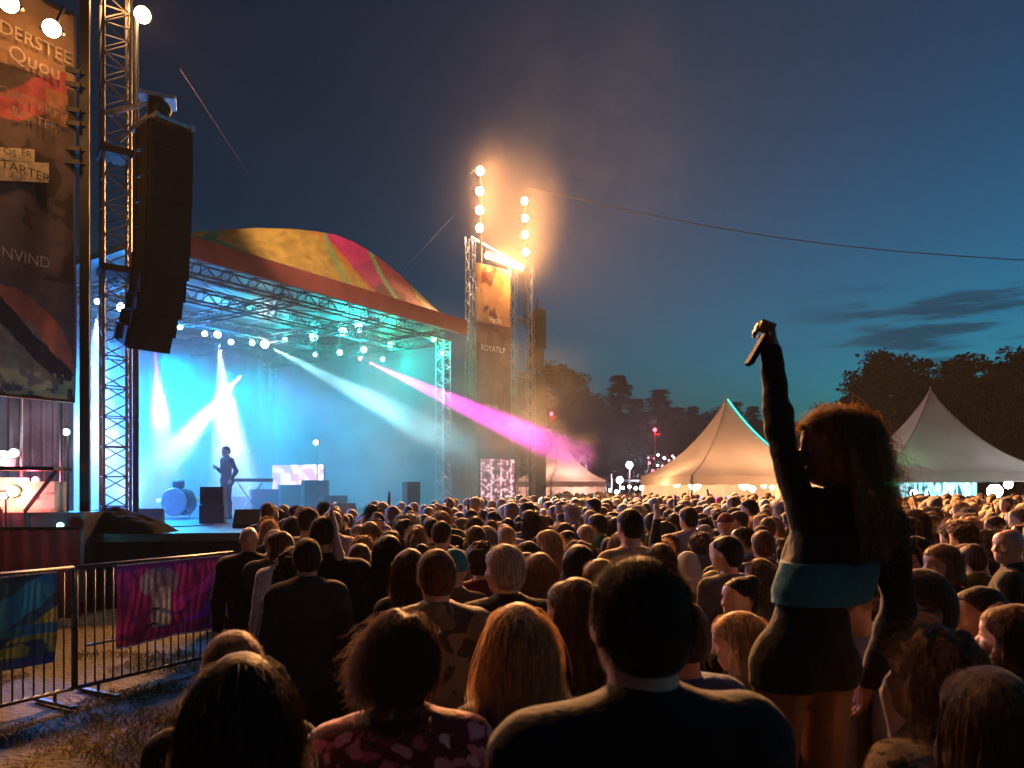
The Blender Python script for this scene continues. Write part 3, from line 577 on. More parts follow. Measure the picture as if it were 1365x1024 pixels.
def bpic(u, v):   # u from the right edge, v from the foot; one unit of u is BL metres
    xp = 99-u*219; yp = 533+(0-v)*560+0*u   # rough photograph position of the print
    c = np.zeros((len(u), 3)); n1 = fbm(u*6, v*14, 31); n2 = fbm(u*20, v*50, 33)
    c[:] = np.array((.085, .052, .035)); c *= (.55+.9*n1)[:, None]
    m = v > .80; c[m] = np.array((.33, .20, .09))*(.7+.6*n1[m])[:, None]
    # torn pink and red shape
    d = np.abs((xp-45)*.75+(yp-112))-20+18*(n1-.5); m = (d < 6) & (yp > 62) & (yp < 160) & (xp < 85); c[m] = np.array((.38, .075, .055))*(.6+.8*n2[m])[:, None]
    m = (np.abs(xp-62) < 7) & (np.abs(yp-135) < 12); c[m] = (.10, .13, .22)
    m = (np.abs(xp-70) < 16) & (yp > 96) & (yp < 140); c[m] = np.array((.40, .17, .06))*(.6+.8*n2[m])[:, None]
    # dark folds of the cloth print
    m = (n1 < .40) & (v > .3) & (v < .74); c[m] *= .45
    # rust dome and straw below
    r = np.hypot((xp-0)/98, (yp-512)/125); m = (r < 1) & (yp < 512); c[m] = np.array((.30, .075, .03))*(.5+.9*n1[m])[:, None]
    m = (r < .72) & (yp < 520); c[m] = np.array((.16, .11, .055))*(.35+1.2*n2[m])[:, None]
    m = (np.abs((xp-60)*.9-(yp-482)) < 14+8*n2) & (r < 1.05); c[m] = (.02, .016, .014)
    m = (yp > 498) & (n2 > .42); c[m] = np.array((.26, .19, .06))*(.6+.7*n1[m])[:, None]
    m = (np.abs(xp-98) < 2); c[m] = (.12, .08, .06)
    return c
def bP(u, v):
    w = .035*np.sin(u*17+v*3)+.03*np.sin(v*9+u*8)
    return np.array(B1)[None]+np.outer(u*BL, bx)+np.outer(w-.02+.05, bn)+np.stack([0*u, 0*u, bb+(bt-bb)*v], -1)
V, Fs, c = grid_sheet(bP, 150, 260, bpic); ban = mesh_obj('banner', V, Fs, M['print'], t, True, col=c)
lm1 = mat('cream print', (.36, .29, .19), .7, 0, .3, 9); lm2 = mat('faded print', (.13, .09, .06), .7, 0, .4, 9); lm3 = mat('dark print', (.03, .02, .015), .7, 0, .2, 9); lm4 = mat('pale print', (.36, .26, .22), .7, 0, .3, 9)
def bl(txt, px, py, size, m, st_=1.0, tilt=0.0, off=.16):
    k = (px-CX)/F; s = (k*B1.y-B1.x)/(bx.x-k*bx.y); p = B1+bx*s; z = atz(py, p.y)
    ux = (-bx+Vector((0, 0, tilt))).normalized(); LT = lettering('lettering', txt, size, (p.x, p.y, z), ux, ux.cross(bn)*-1 if ux.cross(bn).z < 0 else ux.cross(bn), 0, m, ban, st_)
    lo = LT; nn = np.array(bn)*off; v = np.empty(len(lo.data.vertices)*3); lo.data.vertices.foreach_get('co', v); v = v.reshape(-1, 3)+nn; lo.data.vertices.foreach_set('co', v.ravel())
bl('DERSTEE', 42, 62, .30, lm1, .95); bl('Quou', 40, 88, .34, lm4); bl('ORSTERFE', 38, 142, .235, lm2); bl('BARTER', 40, 163, .20, lm2); bl('INVIND', 26, 346, .26, lm4, .9)
def plate(x0, x1, y0, y1, m):
    k0, k1 = (x0-CX)/F, (x1-CX)/F; P = []
    for k, y in ((k0, y1), (k1, y1+3), (k1, y0+3), (k0, y0)):
        s = (k*B1.y-B1.x)/(bx.x-k*bx.y); p = B1+bx*s; P.append(Vector((p.x, p.y, atz(y, p.y)))+bn*.145)
    mesh_obj('title_block', P, [(0, 1, 2, 3)], m, ban)
plate(-8, 40, 199, 216, lm1); plate(-12, 59, 217, 243, lm1); bl('OS', 5, 207, .15, lm3, off=.2); bl('ER', 27, 209, .15, lm3, off=.2); bl('STARTER', 22, 231, .21, lm3, off=.2)
for px, py, lb in ((12, 4, 'warm floodlight at the very top left corner over the banner'), (69, 38, 'warm floodlight above the word at the top of the banner')):
    p = at(px, py, 11.0 if px < 40 else 11.7); fl = flood(p, (.55, -1, -.35), lb, 260*WK, 'floodlights at the left', 130, .13)
    light('wash', 'POINT', p+Vector((-.05, .30, -.02)), (1, .45, .14), 28*WK, r=.1, parent=fl); light('wash', 'SPOT', p+Vector((.05, .1, -.2)), (1, .45, .14), 110*WK, Vector((p.x-.1, p.y+.75, p.z-3.0)), 110, .9, .1, parent=fl)
    mb = MB(); mb.tube(p+Vector((-.05, .15, .1)), p+Vector((-.35, .9, .9)), .035); mb.obj('arm', M['black'], fl)
# backstage corner under the banner: table, lamps, white cases, drape
t = thing('backstage_wall', 'brown tarpaulin wall in the opening under the big banner', 'wall', (-9.6, 13.6, 0))
a = Vector((atx(-60, 13.2), 13.2, 0)); b = Vector((atx(97, 14.0), 14.0, 0)); n = 50; P = []
for i in range(n+1): p = a.lerp(b, i/n)+Vector((0, .04*math.sin(i*1.3), 0)); P += [p, p+Vector((0, 0, 3.9))]
mb = MB(); mb.add(P, [(2*i, 2*i+2, 2*i+3, 2*i+1) for i in range(n)]); mb.obj('tarpaulin', mat('brown clear tarpaulin', (.13, .085, .05), .35, 0, .5, 2.5, .3, transl=.3), t)
mb = MB()
for px in (28, 82): p = at(px, 600, 13.0); mb.tube((p.x, p.y, .1), (p.x, p.y, 3.7), .03)
mb.obj('post', M['steel'], t)
q = at(20, 625, 12.4); t = thing('work_table', 'dark folding work table with slanted legs, red light behind it', 'table', (q.x, q.y, 0)); mb = MB(); mb.box((q.x, q.y, q.z), (1.5, .6, .06), .1); mb.obj('tabletop', M['case'], t)
for x0, x1 in ((75, 33), (-40, 2)):
    mb = MB(); a = at(x0, 627, 12.35); b = at(x1, 682, 12.35); mb.box((a+b)/2, (.05, .04, (a-b).length), ax=((a-b).cross(Vector((0, 1, 0))).normalized(), Vector((0, 1, 0)), (a-b).normalized())); mb.tube(b, (b.x, b.y, .05), .02); mb.obj('leg', M['case'], t)
for px, py, w, h, lb in ((55, 683, .62, .52, 'white equipment case under the work table, beside its slanted leg'), (8, 684, .55, .60, 'white equipment case at the left edge under the work table'), (-2, 622, .35, .26, 'pale box standing on the work table')):
    q = at(px, py, 12.75); t = thing('equipment_case', lb, 'case', q, 0, 'white equipment cases'); mb = MB(); mb.box(q+Vector((0, 0, h/2)), (w, .4, h), .1); mb.obj('case', mat('white case', (.6, .5, .5), .5, 0, .2, 6), t); mb = MB(); mb.box(q+Vector((0, -.205, h*.62)), (w*1.01, .02, .03), .1); mb.box(q+Vector((0, -.21, h*.5)), (.12, .03, .05), .1); mb.obj('latch', M['steel'], t)
mb = MB(); q = at(30, 690, 12.8); mb.box((q.x, q.y, q.z*.5+.15), (2.4, .9, q.z-.1), .1); tag(mb.obj('side_platform', M['deck']), 'dark low platform under the work table', 'platform')
def small_lamp(px, py, d, r, m, col, P, label, group=None, stand=None):
    p = at(px, py, d); t = thing('work_lamp', label, 'lamp', p, 0, group); mb = MB(); mb.ball(p, r, 10); mb.obj('bulb', m, t, True); mb = MB(); mb.lathe([(r*.4, -r*1.6), (r*1.1, -r*.5), (r*1.2, 0)], 12, p+Vector((0, r*.6, 0)), (0, -1, 0))
    mb.tube(p+Vector((0, r, 0)), (p.x, p.y+r, stand if stand is not None else p.z-.3), .015); mb.obj('fitting', M['black'], t)
    if P: light('glow', 'POINT', p+Vector((0, -r*1.5, 0)), col, P, r=r, parent=t)
small_lamp(18, 604, 12.6, .07, M['white'], (.8, .9, 1), 25*WK, 'white lamp standing on the work table')
small_lamp(17, 655, 12.45, .09, M['bulb'], (1, .35, .2), 60*WK, 'dazzling warm lamp low under the work table', None, 1.4)
small_lamp(47, 640, 12.95, .06, M['pinkl'], (1, .03, .06), 110*WK, 'red lamp under the work table by the slanted leg', None, 1.4)
small_lamp(88, 576, 13.2, .055, M['white'], (.7, .95, 1), 22*WK, 'small white lamp on a thin post under the banner', None, .3)
small_lamp(80, 701, 12.0, .05, M['cyan'], (.1, .8, 1), 22*WK, 'cyan lamp on the ground below the banner', None, .02)
small_lamp(5, 662, 12.2, .05, M['pinkl'], (1, .05, .1), 40*WK, 'pink lamp at the left edge under the work table', None, 1.4)
q = at(50, 640, 11.5); t = thing('drape_panel', 'dark maroon cloth panel hung low beneath the banner', 'cloth panel', (q.x, q.y, 0)); a = at(-60, 706, 10.6); b = at(106, 706, 11.6)
V, Fs, c = grid_sheet(lambda u, v: np.array((a.x, a.y, 0))[None]+np.outer(u, (b.x-a.x, b.y-a.y, 0))+np.stack([0*u, .03*np.sin(u*40), .1+(a.z-.1)*v], -1), 80, 4); mesh_obj('cloth', V, Fs, mat('maroon cloth', (.05, .013, .016), .9, 0, .3, 3, transl=.3), t); mb = MB(); mb.tube(a+Vector((0, 0, .02)), b+Vector((0, 0, .02)), .025); mb.obj('rail', M['black'], t)
# ---------------------------------------------------------------- crowd barrier with two banners
def fpt(px):  # ground point of the barrier line at column px
    k = (px-CX)/F; A = Vector((-4.64, 6.8, 0)); e = Vector((1.04, 1.95, 0)); s = (k*A.y-A.x)/(e.x-k*e.y); return A+e*s
FH = 1.31
def panel(p, q, label):
    t = thing('crowd_barrier', label, 'barrier', (p+q)/2, 0, 'steel crowd barriers'); e = (q-p); n = e.normalized().cross(Vector((0, 0, 1))); L_ = e.length
    mb = MB(); mb.path([p+Vector((0, 0, .12)), p+Vector((0, 0, FH)), q+Vector((0, 0, FH)), q+Vector((0, 0, .12)), p+Vector((0, 0, .12))], .021, 8); mb.obj('frame', M['rail'], t, True)
    mb = MB(); k = int(L_/.095)
    for i in range(1, k): a = p.lerp(q, i/k); mb.tube(a+Vector((0, 0, .12)), a+Vector((0, 0, FH)), .0085, 6)
    mb.obj('bars', M['rail'], t, True)
    for z, s0, s1 in ((.62, .30, .62), (.78, .36, .70), (.52, .05, .30)): mb = MB(); mb.tube(p.lerp(q, s0)+Vector((0, 0, z)), p.lerp(q, s1)+Vector((0, 0, z)), .013, 6); mb.obj('cross_rail', M['rail'], t)
    for s0 in (.12, .88): mb = MB(); a = p.lerp(q, s0); mb.box(a+Vector((0, 0, .02)), (.05, .62, .03), ax=(e.normalized(), n, Vector((0, 0, 1)))); mb.tube(a, a+Vector((0, 0, .13)), .016); mb.obj('foot', M['rail'], t)
panel(fpt(-150), fpt(98), 'steel crowd barrier carrying the green and yellow banner'); panel(fpt(101), fpt(312), 'steel crowd barrier carrying the magenta banner')
def pinkpic(u, v):
    n = fbm(u*7, v*6, 41); c = np.outer(.7+.6*n, (.36, .018, .13)); d = v-.9*u
    m = (np.abs(d+.02+.1*(n-.5)) < .07) & (u > .45); c[m] = np.array((.62, .03, .28))
    m = (np.abs(d+.36+.08*(n-.5)) < .05) & (u > .5); c[m] = np.array((.25, .02, .42))
    m = (u > .78) & (v < .75) & (d < -.42); c[m] = np.array((.26, .05, .17))
    m = v < .16+.06*n; c[m] = np.array((.22, .012, .09))
    m = (np.abs(u-.35) < .075+.02*(v-.4)) & (v > .17) & (v < .62); c[m] = np.array((.36, .33, .30))*(.7+.5*n[m])[:, None]
    m = (np.abs(u-.385) < .035) & (v > .18) & (v < .52); c[m] = np.array((.5, .47, .38))
    m = (np.hypot((u-.335)/.15, (v-.74)/.21) < 1); c[m] = np.array((.21, .15, .16))*(.7+.6*n[m])[:, None]
    m = (np.hypot((u-.23)/.045, (v-.74)/.13) < 1); c[m] = np.array((.34, .28, .27))
    m = (np.hypot((u-.37)/.055, (v-.60)/.10) < 1); c[m] = np.array((.40, .34, .30))
    m = (u > .965) | (v < .022); c[m] = (.45, .40, .36); return c
def greenpic(u, v):
    n = fbm(u*6, v*6, 43); c = np.outer(.6+.7*n, (.012, .05, .06)); d = v-.75*u
    m = np.abs(d-.15-.1*n) < .16; c[m] = np.array((.01, .15, .19))
    m = (d < -.12) & (d > -.52) & (v > .28); c[m] = np.array((.24, .21, .03))*(.6+.7*n[m])[:, None]
    m = (np.abs(v-.40) < .06); c[m] = np.array((.01, .10, .13))
    m = (v < .32) & (v > .12) & (n > .48); c[m] = np.array((.16, .17, .03))
    m = v < .10; c[m] = np.array((.012, .03, .10))
    m = d > .55; c[m] = np.array((.05, .06, .035)); return c
def fence_banner(name, x0, x1, z0, z1, pic, label):
    p, q = fpt(x0), fpt(x1); e = q-p; n = e.normalized().cross(Vector((0, 0, 1)))
    if n.y > 0: n = -n
    def P(u, v):
        w = .035+.022*np.sin(u*11+v*4)*(1-v*.7)+.014*np.sin(u*23-v*7)
        return np.array(p)[None]+np.outer(u, e)+np.outer(w, n)+np.stack([0*u, 0*u, z0+.02*np.sin(u*3.1)*(1-v)+(z1-z0)*v-.012*np.sin(u*math.pi*4)**2*v], -1)
    V, Fs, c = grid_sheet(P, 120, 70, pic); t = thing(name, label, 'banner', (p+q)/2); mesh_obj('cloth', V, Fs, M['dull print'], t, True, col=c*1.5+.02)
    mb = MB(); mb.tube(p+n*.04+Vector((0, 0, z1)), q+n*.04+Vector((0, 0, z1)), .009, 6)
    for k in range(5): a = p.lerp(q, .02+.24*k); mb.tube(a+n*.045+Vector((0, 0, z1-.02)), a+Vector((0, 0, FH)), .008, 5)
    mb.obj('top_cord', M['alu'], t)
fence_banner('fence_banner', 152, 309, .42, 1.285, pinkpic, 'magenta cloth banner with a pale grey figure tied to the barrier')
fence_banner('fence_banner', -90, 73, .42, 1.285, greenpic, 'teal and yellow cloth banner at the left end of the barrier')
# ---------------------------------------------------------------- lamp tower right of the stage
T1 = Vector((atx(640, 30), 30, 0)); T2 = Vector((atx(699, 34), 34, 0)); te = (T2-T1).normalized(); tn = Vector((te.y, -te.x, 0))
t = thing('lamp_tower', 'tall banner and lamp tower right of the stage, topped by rows of warm floodlights', 'lamp tower', (T1+T2)/2)
mc, mw = MB(), MB()
for p, h in ((Vector((atx(627, 30.1), 30.1, 0)), atz(316, 30)), (Vector((atx(632, 32.6), 32.6, 0)), 11), (Vector((atx(684, 33.2), 33.2, 0)), atz(352, 33)), (Vector((atx(707, 34.6), 34.6, 0)), atz(352, 34))): truss(mc, mw, p, (p.x, p.y, h), .30, 34, te, tn, .026, .012)
for z in (4.5, 7.2, 9.6): truss(mc, mw, Vector((atx(684, 33.2), 33.2, z)), Vector((atx(707, 34.6), 34.6, z)), .2, 4, tn, (0, 0, 1), .02, .01)
mw.tube(T1+Vector((-.35, 0, atz(316, 30))), T2+Vector((-.4, 0, atz(350, 34))), .05)
mc.obj('columns', M['steel'], t); mw.obj('lattice', M['steel'], t)
mb = MB(); mb.tube(T1+Vector((.02, .22, 9)), T1+Vector((.02, .22, atz(224, 30))), .05, 8); mb.tube(T2+Vector((.02, .22, 9.5)), T2+Vector((.02, .22, atz(262, 34))), .05, 8); mb.obj('lamp_mast', M['black'], t)
mb = MB(); a = at(650, 346, 30.1); b = at(698, 362, 33.9); mb.tube(a, b, .05, 8); mb.obj('lamp_rail', M['black'], t)
a = Vector((atx(635, 29.75), 29.75, 0)); b = Vector((atx(680, 31.0), 31.0, 0)); e = b-a; z0, z1 = atz(612, 30.2), atz(354, 30.2); n2 = e.normalized().cross(Vector((0, 0, 1)))
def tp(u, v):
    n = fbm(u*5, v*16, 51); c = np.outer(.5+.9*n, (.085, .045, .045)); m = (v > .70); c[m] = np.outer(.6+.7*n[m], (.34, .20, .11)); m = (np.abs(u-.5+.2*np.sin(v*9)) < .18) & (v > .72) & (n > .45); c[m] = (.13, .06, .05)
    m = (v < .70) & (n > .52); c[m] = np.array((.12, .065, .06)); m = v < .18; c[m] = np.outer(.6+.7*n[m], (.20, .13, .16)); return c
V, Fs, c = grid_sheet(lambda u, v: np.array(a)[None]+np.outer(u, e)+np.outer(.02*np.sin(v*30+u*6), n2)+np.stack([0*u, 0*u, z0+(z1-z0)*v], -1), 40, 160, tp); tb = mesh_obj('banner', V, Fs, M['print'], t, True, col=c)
lm5 = mat('white print', (.85, .8, .72), .7, 0, .15, 9)
for txt, px, py, size, m in (('Vipctic', 659, 427, .30, lm5), ('ROYATILP', 656, 466, .34, lm5), ('HERTHEK', 653, 543, .22, lm5)):
    f = (px-635)/45; p = a.lerp(b, min(max(f, .1), .9)); lettering('lettering', txt, size, (p.x, p.y, atz(py, p.y)), e, (0, 0, 1), .05, m, tb, .85)
z2, z3 = atz(668, 30), atz(612, 30)
def led(u, v):
    n = fbm(u*14, v*18, 61, 4); c = np.outer(np.clip((n-.3)*2.2, 0.05, 1), (1, .22, .42)); m = (n > .58) | ((np.abs(u % .3-.15) > .125) & (hsh(u*30, v*30, 2) > .4)); c[m] = (1, .75, .75); return c
a3 = Vector((atx(641, 29.6), 29.6, 0)); e3 = Vector((atx(686, 30.6), 30.6, 0))-a3; s_ = thing('led_screen', 'glowing pink and red screen at the foot of the lamp tower', 'screen', a3+e3*.5)
V, Fs, c = grid_sheet(lambda u, v: np.array(a3)[None]+np.outer(u, e3)+np.stack([0*u, 0*u, z2+(z3-z2)*v], -1), 60, 70, led); mesh_obj('picture', V, Fs, em_picture('pink screen picture', 1.3), s_, col=c)
mb = MB(); mb.box(a3+e3*.5+Vector((-.03, .1, (z2+z3)/2)), (e3.length+.1, .12, z3-z2+.1), math.atan2(e3.y, e3.x)); mb.box(a3+e3*.5+Vector((-.03, .1, z2/2)), (e3.length*.9, .1, z2-.1), math.atan2(e3.y, e3.x)); mb.obj('casing', M['black'], s_)
TL = [(640, 228, 0, 'topmost of the tall left column on the lamp tower'), (639.5, 255, 0, 'second from the top of the left column on the lamp tower'), (639.5, 280, 0, 'third from the top of the left column on the lamp tower'), (639.5, 304, 0, 'lowest of the left column on the lamp tower'),
      (699, 268, 1, 'topmost of the right column on the lamp tower'), (699.5, 291, 1, 'second from the top of the right column on the lamp tower'), (699.5, 313, 1, 'third from the top of the right column on the lamp tower'), (700.5, 336, 1, 'lowest of the right column on the lamp tower'),
      (651, 341, .18, 'first from the left in the slanting row on the lamp tower'), (660, 344, .33, 'second from the left in the slanting row on the lamp tower'), (669, 348, .48, 'third from the left in the slanting row on the lamp tower'), (677.5, 351, .62, 'fourth from the left in the slanting row on the lamp tower'), (686, 354, .77, 'fifth from the left in the slanting row on the lamp tower'), (694, 357, .9, 'last at the right in the slanting row on the lamp tower')]
for i, (px, py, f, lb) in enumerate(TL):
    d = 30+4*f; p = at(px, py, d); flood(p, (.52, -1, -.32), 'warm floodlight, '+lb, 17000*WK, 'floodlights on the lamp tower', 112, .165 if i < 8 else .15); light('spill', 'POINT', p+Vector((.05, -.32, 0)), (1, .58, .34), 330*WK if i < 4 else 150*WK if i < 8 else 120*WK, r=.17, parent=C.objects[-3] if False else t)
light('tower_banner_wash', 'SPOT', at(662, 349, 29.2), (1, .68, .42), 200*WK, at(658, 440, 30.4), 80, .9, .1, parent=t)
# drifting smoke lit by the lamp tower, and an added halo round its lamps
def plume(t, v, d):
    c = t.nodes.new('ShaderNodeTexCoord'); g = t.nodes.new('ShaderNodeVectorMath'); g.operation = 'LENGTH'; mp = t.nodes.new('ShaderNodeMapping'); mp.vector_type = 'TEXTURE'
    mp.inputs['Location'].default_value = tuple(at(800, 120, 36)); mp.inputs['Scale'].default_value = (9.5, 6.0, 9.5); mp.inputs['Rotation'].default_value = (0, R(28), 0)
    t.links.new(c.outputs['Object'], mp.inputs[0]); t.links.new(mp.outputs[0], g.inputs[0])
    n = t.nodes.new('ShaderNodeTexNoise'); n.inputs['Scale'].default_value = .20; n.inputs['Detail'].default_value = 4; n.inputs['Roughness'].default_value = .55; t.links.new(c.outputs['Object'], n.inputs[0])
    s = t.nodes.new('ShaderNodeMath'); s.operation = 'MULTIPLY_ADD'; t.links.new(n.outputs['Fac'], s.inputs[0]); s.inputs[1].default_value = -3.4; s.inputs[2].default_value = 2.65
    k = t.nodes.new('ShaderNodeMath'); k.operation = 'SUBTRACT'; t.links.new(s.outputs[0], k.inputs[1]); k.inputs[0].default_value = 1.0
    q = t.nodes.new('ShaderNodeMath'); q.operation = 'SUBTRACT'; q.inputs[0].default_value = 1; t.links.new(g.outputs['Value'], q.inputs[1])
    w = t.nodes.new('ShaderNodeMath'); w.operation = 'ADD'; t.links.new(q.outputs[0], w.inputs[0]); t.links.new(k.outputs[0], w.inputs[1])
    r = t.nodes.new('ShaderNodeMapRange'); r.interpolation_type = 'SMOOTHSTEP'; t.links.new(w.outputs[0], r.inputs[0])
    for i, x in enumerate((.15, 1.5, 0, d)): r.inputs[i+1].default_value = x
    e = t.nodes.new('ShaderNodeMapRange'); e.interpolation_type = 'SMOOTHSTEP'; t.links.new(g.outputs['Value'], e.inputs[0])
    for i, x in enumerate((.35, 1.0, 1, 0)): e.inputs[i+1].default_value = x
    x = t.nodes.new('ShaderNodeMath'); x.operation = 'MULTIPLY'; t.links.new(r.outputs[0], x.inputs[0]); t.links.new(e.outputs[0], x.inputs[1]); t.links.new(x.outputs[0], v.inputs['Density'])
mb = MB(); mb.box(at(800, 120, 36), (21, 12.2, 21)); volume('drifting_smoke_and_halo', mb, .075, (1, .93, .9), .2, plume)
mb = MB(); sc = (34, 26, 8); cc = at(770, 590, 72); mb.box(cc, tuple(2*q for q in sc))
def smoke_halo_falloff(t, v, d, cc=cc, sc=sc):
    co = t.nodes.new('ShaderNodeTexCoord'); mp = t.nodes.new('ShaderNodeMapping'); mp.vector_type = 'TEXTURE'; mp.inputs['Location'].default_value = tuple(cc); mp.inputs['Scale'].default_value = sc; g = t.nodes.new('ShaderNodeVectorMath'); g.operation = 'LENGTH'; t.links.new(co.outputs['Object'], mp.inputs[0]); t.links.new(mp.outputs[0], g.inputs[0]); r = t.nodes.new('ShaderNodeMapRange'); r.interpolation_type = 'SMOOTHSTEP'; t.links.new(g.outputs['Value'], r.inputs[0])
    for i, q in enumerate((.3, 1, d, 0)): r.inputs[i+1].default_value = q
    t.links.new(r.outputs[0], v.inputs['Density'])
volume('drifting_smoke_and_halo', mb, .020, (1, .93, .95), .2, smoke_halo_falloff)
halo_size = (3.6, 4.5, 4.8); halo_mid = at(655, 275, 31); mb = MB(); mb.box(halo_mid, tuple(2*q for q in halo_size))
volume('drifting_smoke_and_halo', mb, .0045, (1, .93, .9), .1, lambda t, v, d: smoke_halo_falloff(t, v, d, halo_mid, halo_size))  # thin air added round the tower lamps to imitate their lens halo
# second hanging array beyond the lamp tower, draped mast
p = at(717, 455, 35); t = thing('speaker_array', 'dim tall column of hanging speakers right of the lamp tower', 'speaker array', p)
for k in range(9):
    c = at(717-(.4*k if k > 5 else 0), 419+k*8.6, 35); mb = MB(); mb.box(c, (.52, .6, .285), .5); mb.obj('speaker_cabinet', M['black'], t)
mb = MB(); mb.tube(at(718, 420, 35), at(718, 412, 35), .05); mb.box(at(717, 414, 35), (.5, .5, .06), .5); mb.tube(at(727, 505, 35.3), at(710, 412, 35.3), .03); mb.obj('rigging_frame', M['black'], t)
p = at(716, 660, 35.6); t = thing('draped_mast', 'dark draped mast under the dim speaker column', 'mast', (p.x, p.y, 0)); mb = MB(); mb.box((p.x, p.y, 3.7), (.62, .6, 7.3), .5); mb.obj('drape', M['drape'], t); mb = MB(); mb.tube((p.x, p.y, 7.3), (p.x, p.y+.05, 11), .05); mb.obj('pole', M['black'], t)
# ---------------------------------------------------------------- tents
canv = mat('white tent canvas', (.66, .49, .44), .6, 0, .10, .8, .12, transl=.3)
def tent(px, d, w, ze, zp, label, walls, rz=.3, band=True):
    c = Vector((atx(px, d), d, 0)); t = thing('pagoda_tent', label, 'tent', c, rz, 'pagoda tents'); Mx = MW[t.name]; n = 14; V = []; Fs = []; m = 12
    prof = [(1-i/n) for i in range(n+1)]
    for i, s in enumerate(prof):
        r = w/2*max(s, .012); z = ze+(zp-ze)*(1-s)**1.0*(.42+.58*(1-s)**1.35) if s < 1 else ze
        for k in range(4*m):
            q = k//m; f = (k % m)/m; cs = [(-1, -1), (1, -1), (1, 1), (-1, 1)]; a, b = cs[q], cs[(q+1) % 4]; x = a[0]+(b[0]-a[0])*f; y = a[1]+(b[1]-a[1])*f
            sag = .05*w*math.sin(math.pi*f)*s*(1-s)*1.2; hh = math.hypot(x, y); V.append(Mx @ Vector((x*(r-sag), y*(r-sag), z)))
    k = 4*m
    for i in range(n):
        for j in range(k): Fs.append((i*k+j, i*k+(j+1) % k, (i+1)*k+(j+1) % k, (i+1)*k+j))
    mesh_obj('roof', V, Fs, canv, t, True)
    mb = MB(); cs = [Vector((sx*w/2, sy*w/2, 0)) for sx, sy in ((-1, -1), (1, -1), (1, 1), (-1, 1))]
    for k in range(4):
        a, b = cs[k], cs[(k+1) % 4]; n_ = 24; P = []
        for i in range(n_+1): p = a.lerp(b, i/n_)*1.004; P += [Mx @ (p+Vector((0, 0, ze+.01))), Mx @ (p+Vector((0, 0, ze-.42+.02*math.sin(i*1.4))))]
        mb.add(P, [(2*i, 2*i+2, 2*i+3, 2*i+1) for i in range(n_)])
    mb.obj('valance', canv, t)
    for k in range(4):
        mb = MB(); mb.tube(Mx @ (cs[k]*.985), Mx @ (cs[k]*.985+Vector((0, 0, ze))), .045, 8); mb.obj('pole', M['alu'], t)
    mb = MB(); tp_ = Mx @ Vector((0, 0, zp)); mb.lathe([(.09, -.12), (.07, .05), (.03, .1), (.05, .16), (.01, .26)], 10, tp_); mb.obj('finial', canv, t, True)
    for k in range(4):
        mb = MB(); a = cs[k]*1.0; mb.tube(Mx @ (a+Vector((0, 0, ze-.05))), Mx @ (a*1.28+Vector((0, 0, .02))), .012, 5); mb.obj('guy_rope', M['wire'], t)
        mb = MB(); pts = [Mx @ Vector((cs[k].x*max(1-i/n, .012), cs[k].y*max(1-i/n, .012), (ze+(zp-ze)*(i/n)*(.42+.58*(i/n)**1.35))+.015)) for i in range(n+1)]; mb.path(pts, .022, 5); mb.obj('roof_seam', canv, t)
    for k in walls:
        a, b = cs[k]*.97, cs[(k+1) % 4]*.97; n_ = 30; P = []
        for i in range(n_+1): p = a.lerp(b, i/n_)*(1+.006*math.sin(i*2.2)); P += [Mx @ p, Mx @ (p+Vector((0, 0, ze-.1)))]
        mb = MB(); mb.add(P, [(2*i, 2*i+2, 2*i+3, 2*i+1) for i in range(n_)]); mb.obj('side_wall', canv, t)
    return t, c, Mx
t0, c0_, X0_ = tent(746, 48, 4.2, atz(640, 46), atz(585, 48), 'small pale tent right of the lamp tower, closed side walls', (0, 1, 2, 3), .55)
t1, c1, X1 = tent(968, 36, 6.3, atz(634, 33.5), atz(534, 36), 'orange lit tent in the middle with a teal light on its edge', (2, 1), .18)
t2, c2, X2 = tent(1240, 37, 7.4, atz(630, 34.2), atz(522, 37), 'dim pinkish tent at the right over the bright cyan bar', (2,), -.12)
def bulb(p, r, m, col, P, label, group, par=None):
    t = thing('hanging_lamp', label, 'lamp', p, 0, group); mb = MB(); mb.ball(p, r, 10); mb.obj('bulb', m, t, True); mb = MB(); mb.tube(p+Vector((0, 0, r*.8)), p+Vector((0, 0, r+.5)), .012); mb.lathe([(r*.5, r*.75), (r*.3, r*1.1)], 8, p); mb.obj('flex', M['wire'], t)
    if P: light('glow', 'POINT', p-Vector((0, .02, r+.06)), col, P, r=r, parent=t)
for px, py, r, lb in ((902, 645, .17, 'round warm lamp at the left under the orange tent'), (926, 646, .30, 'biggest warm lamp under the orange tent'), (992, 646, .26, 'warm lamp right of the middle under the orange tent'), (1003, 652, .16, 'lower warm lamp right of the middle under the orange tent'), (1018, 647, .14, 'warm lamp at the right under the orange tent'), (1029, 650, .12, 'last warm lamp at the right under the orange tent')):
    bulb(at(px, py, 35.5), r, M['bulb'], (1, .58, .28), 240*TK, lb, 'warm lamps under the orange tent')
bulb(c0_+Vector((0, -.3, 2.2)), .12, M['bulb'], (1, .62, .5), 900*TK, 'unseen lamp added inside the small pale tent to light its canvas', None)  # made-up lamp in the closed tent, added so the canvas looks lit
mb = MB(); e0 = X1 @ Vector((0, 0, atz(534, 36)-.25)); 
for s0 in range(1):
    pts = []
    for i in range(15):
        f = i/14; r = 6.3/2*f*.985+.05; s = min(f, 1); z = atz(634, 33.5)+(atz(534, 36)-atz(634, 33.5))*(1-s)*(.42+.58*(1-s)**1.35)+.06; pts.append(X1 @ Vector((r, -r, z)))
    mb.path(pts, .045, 6)
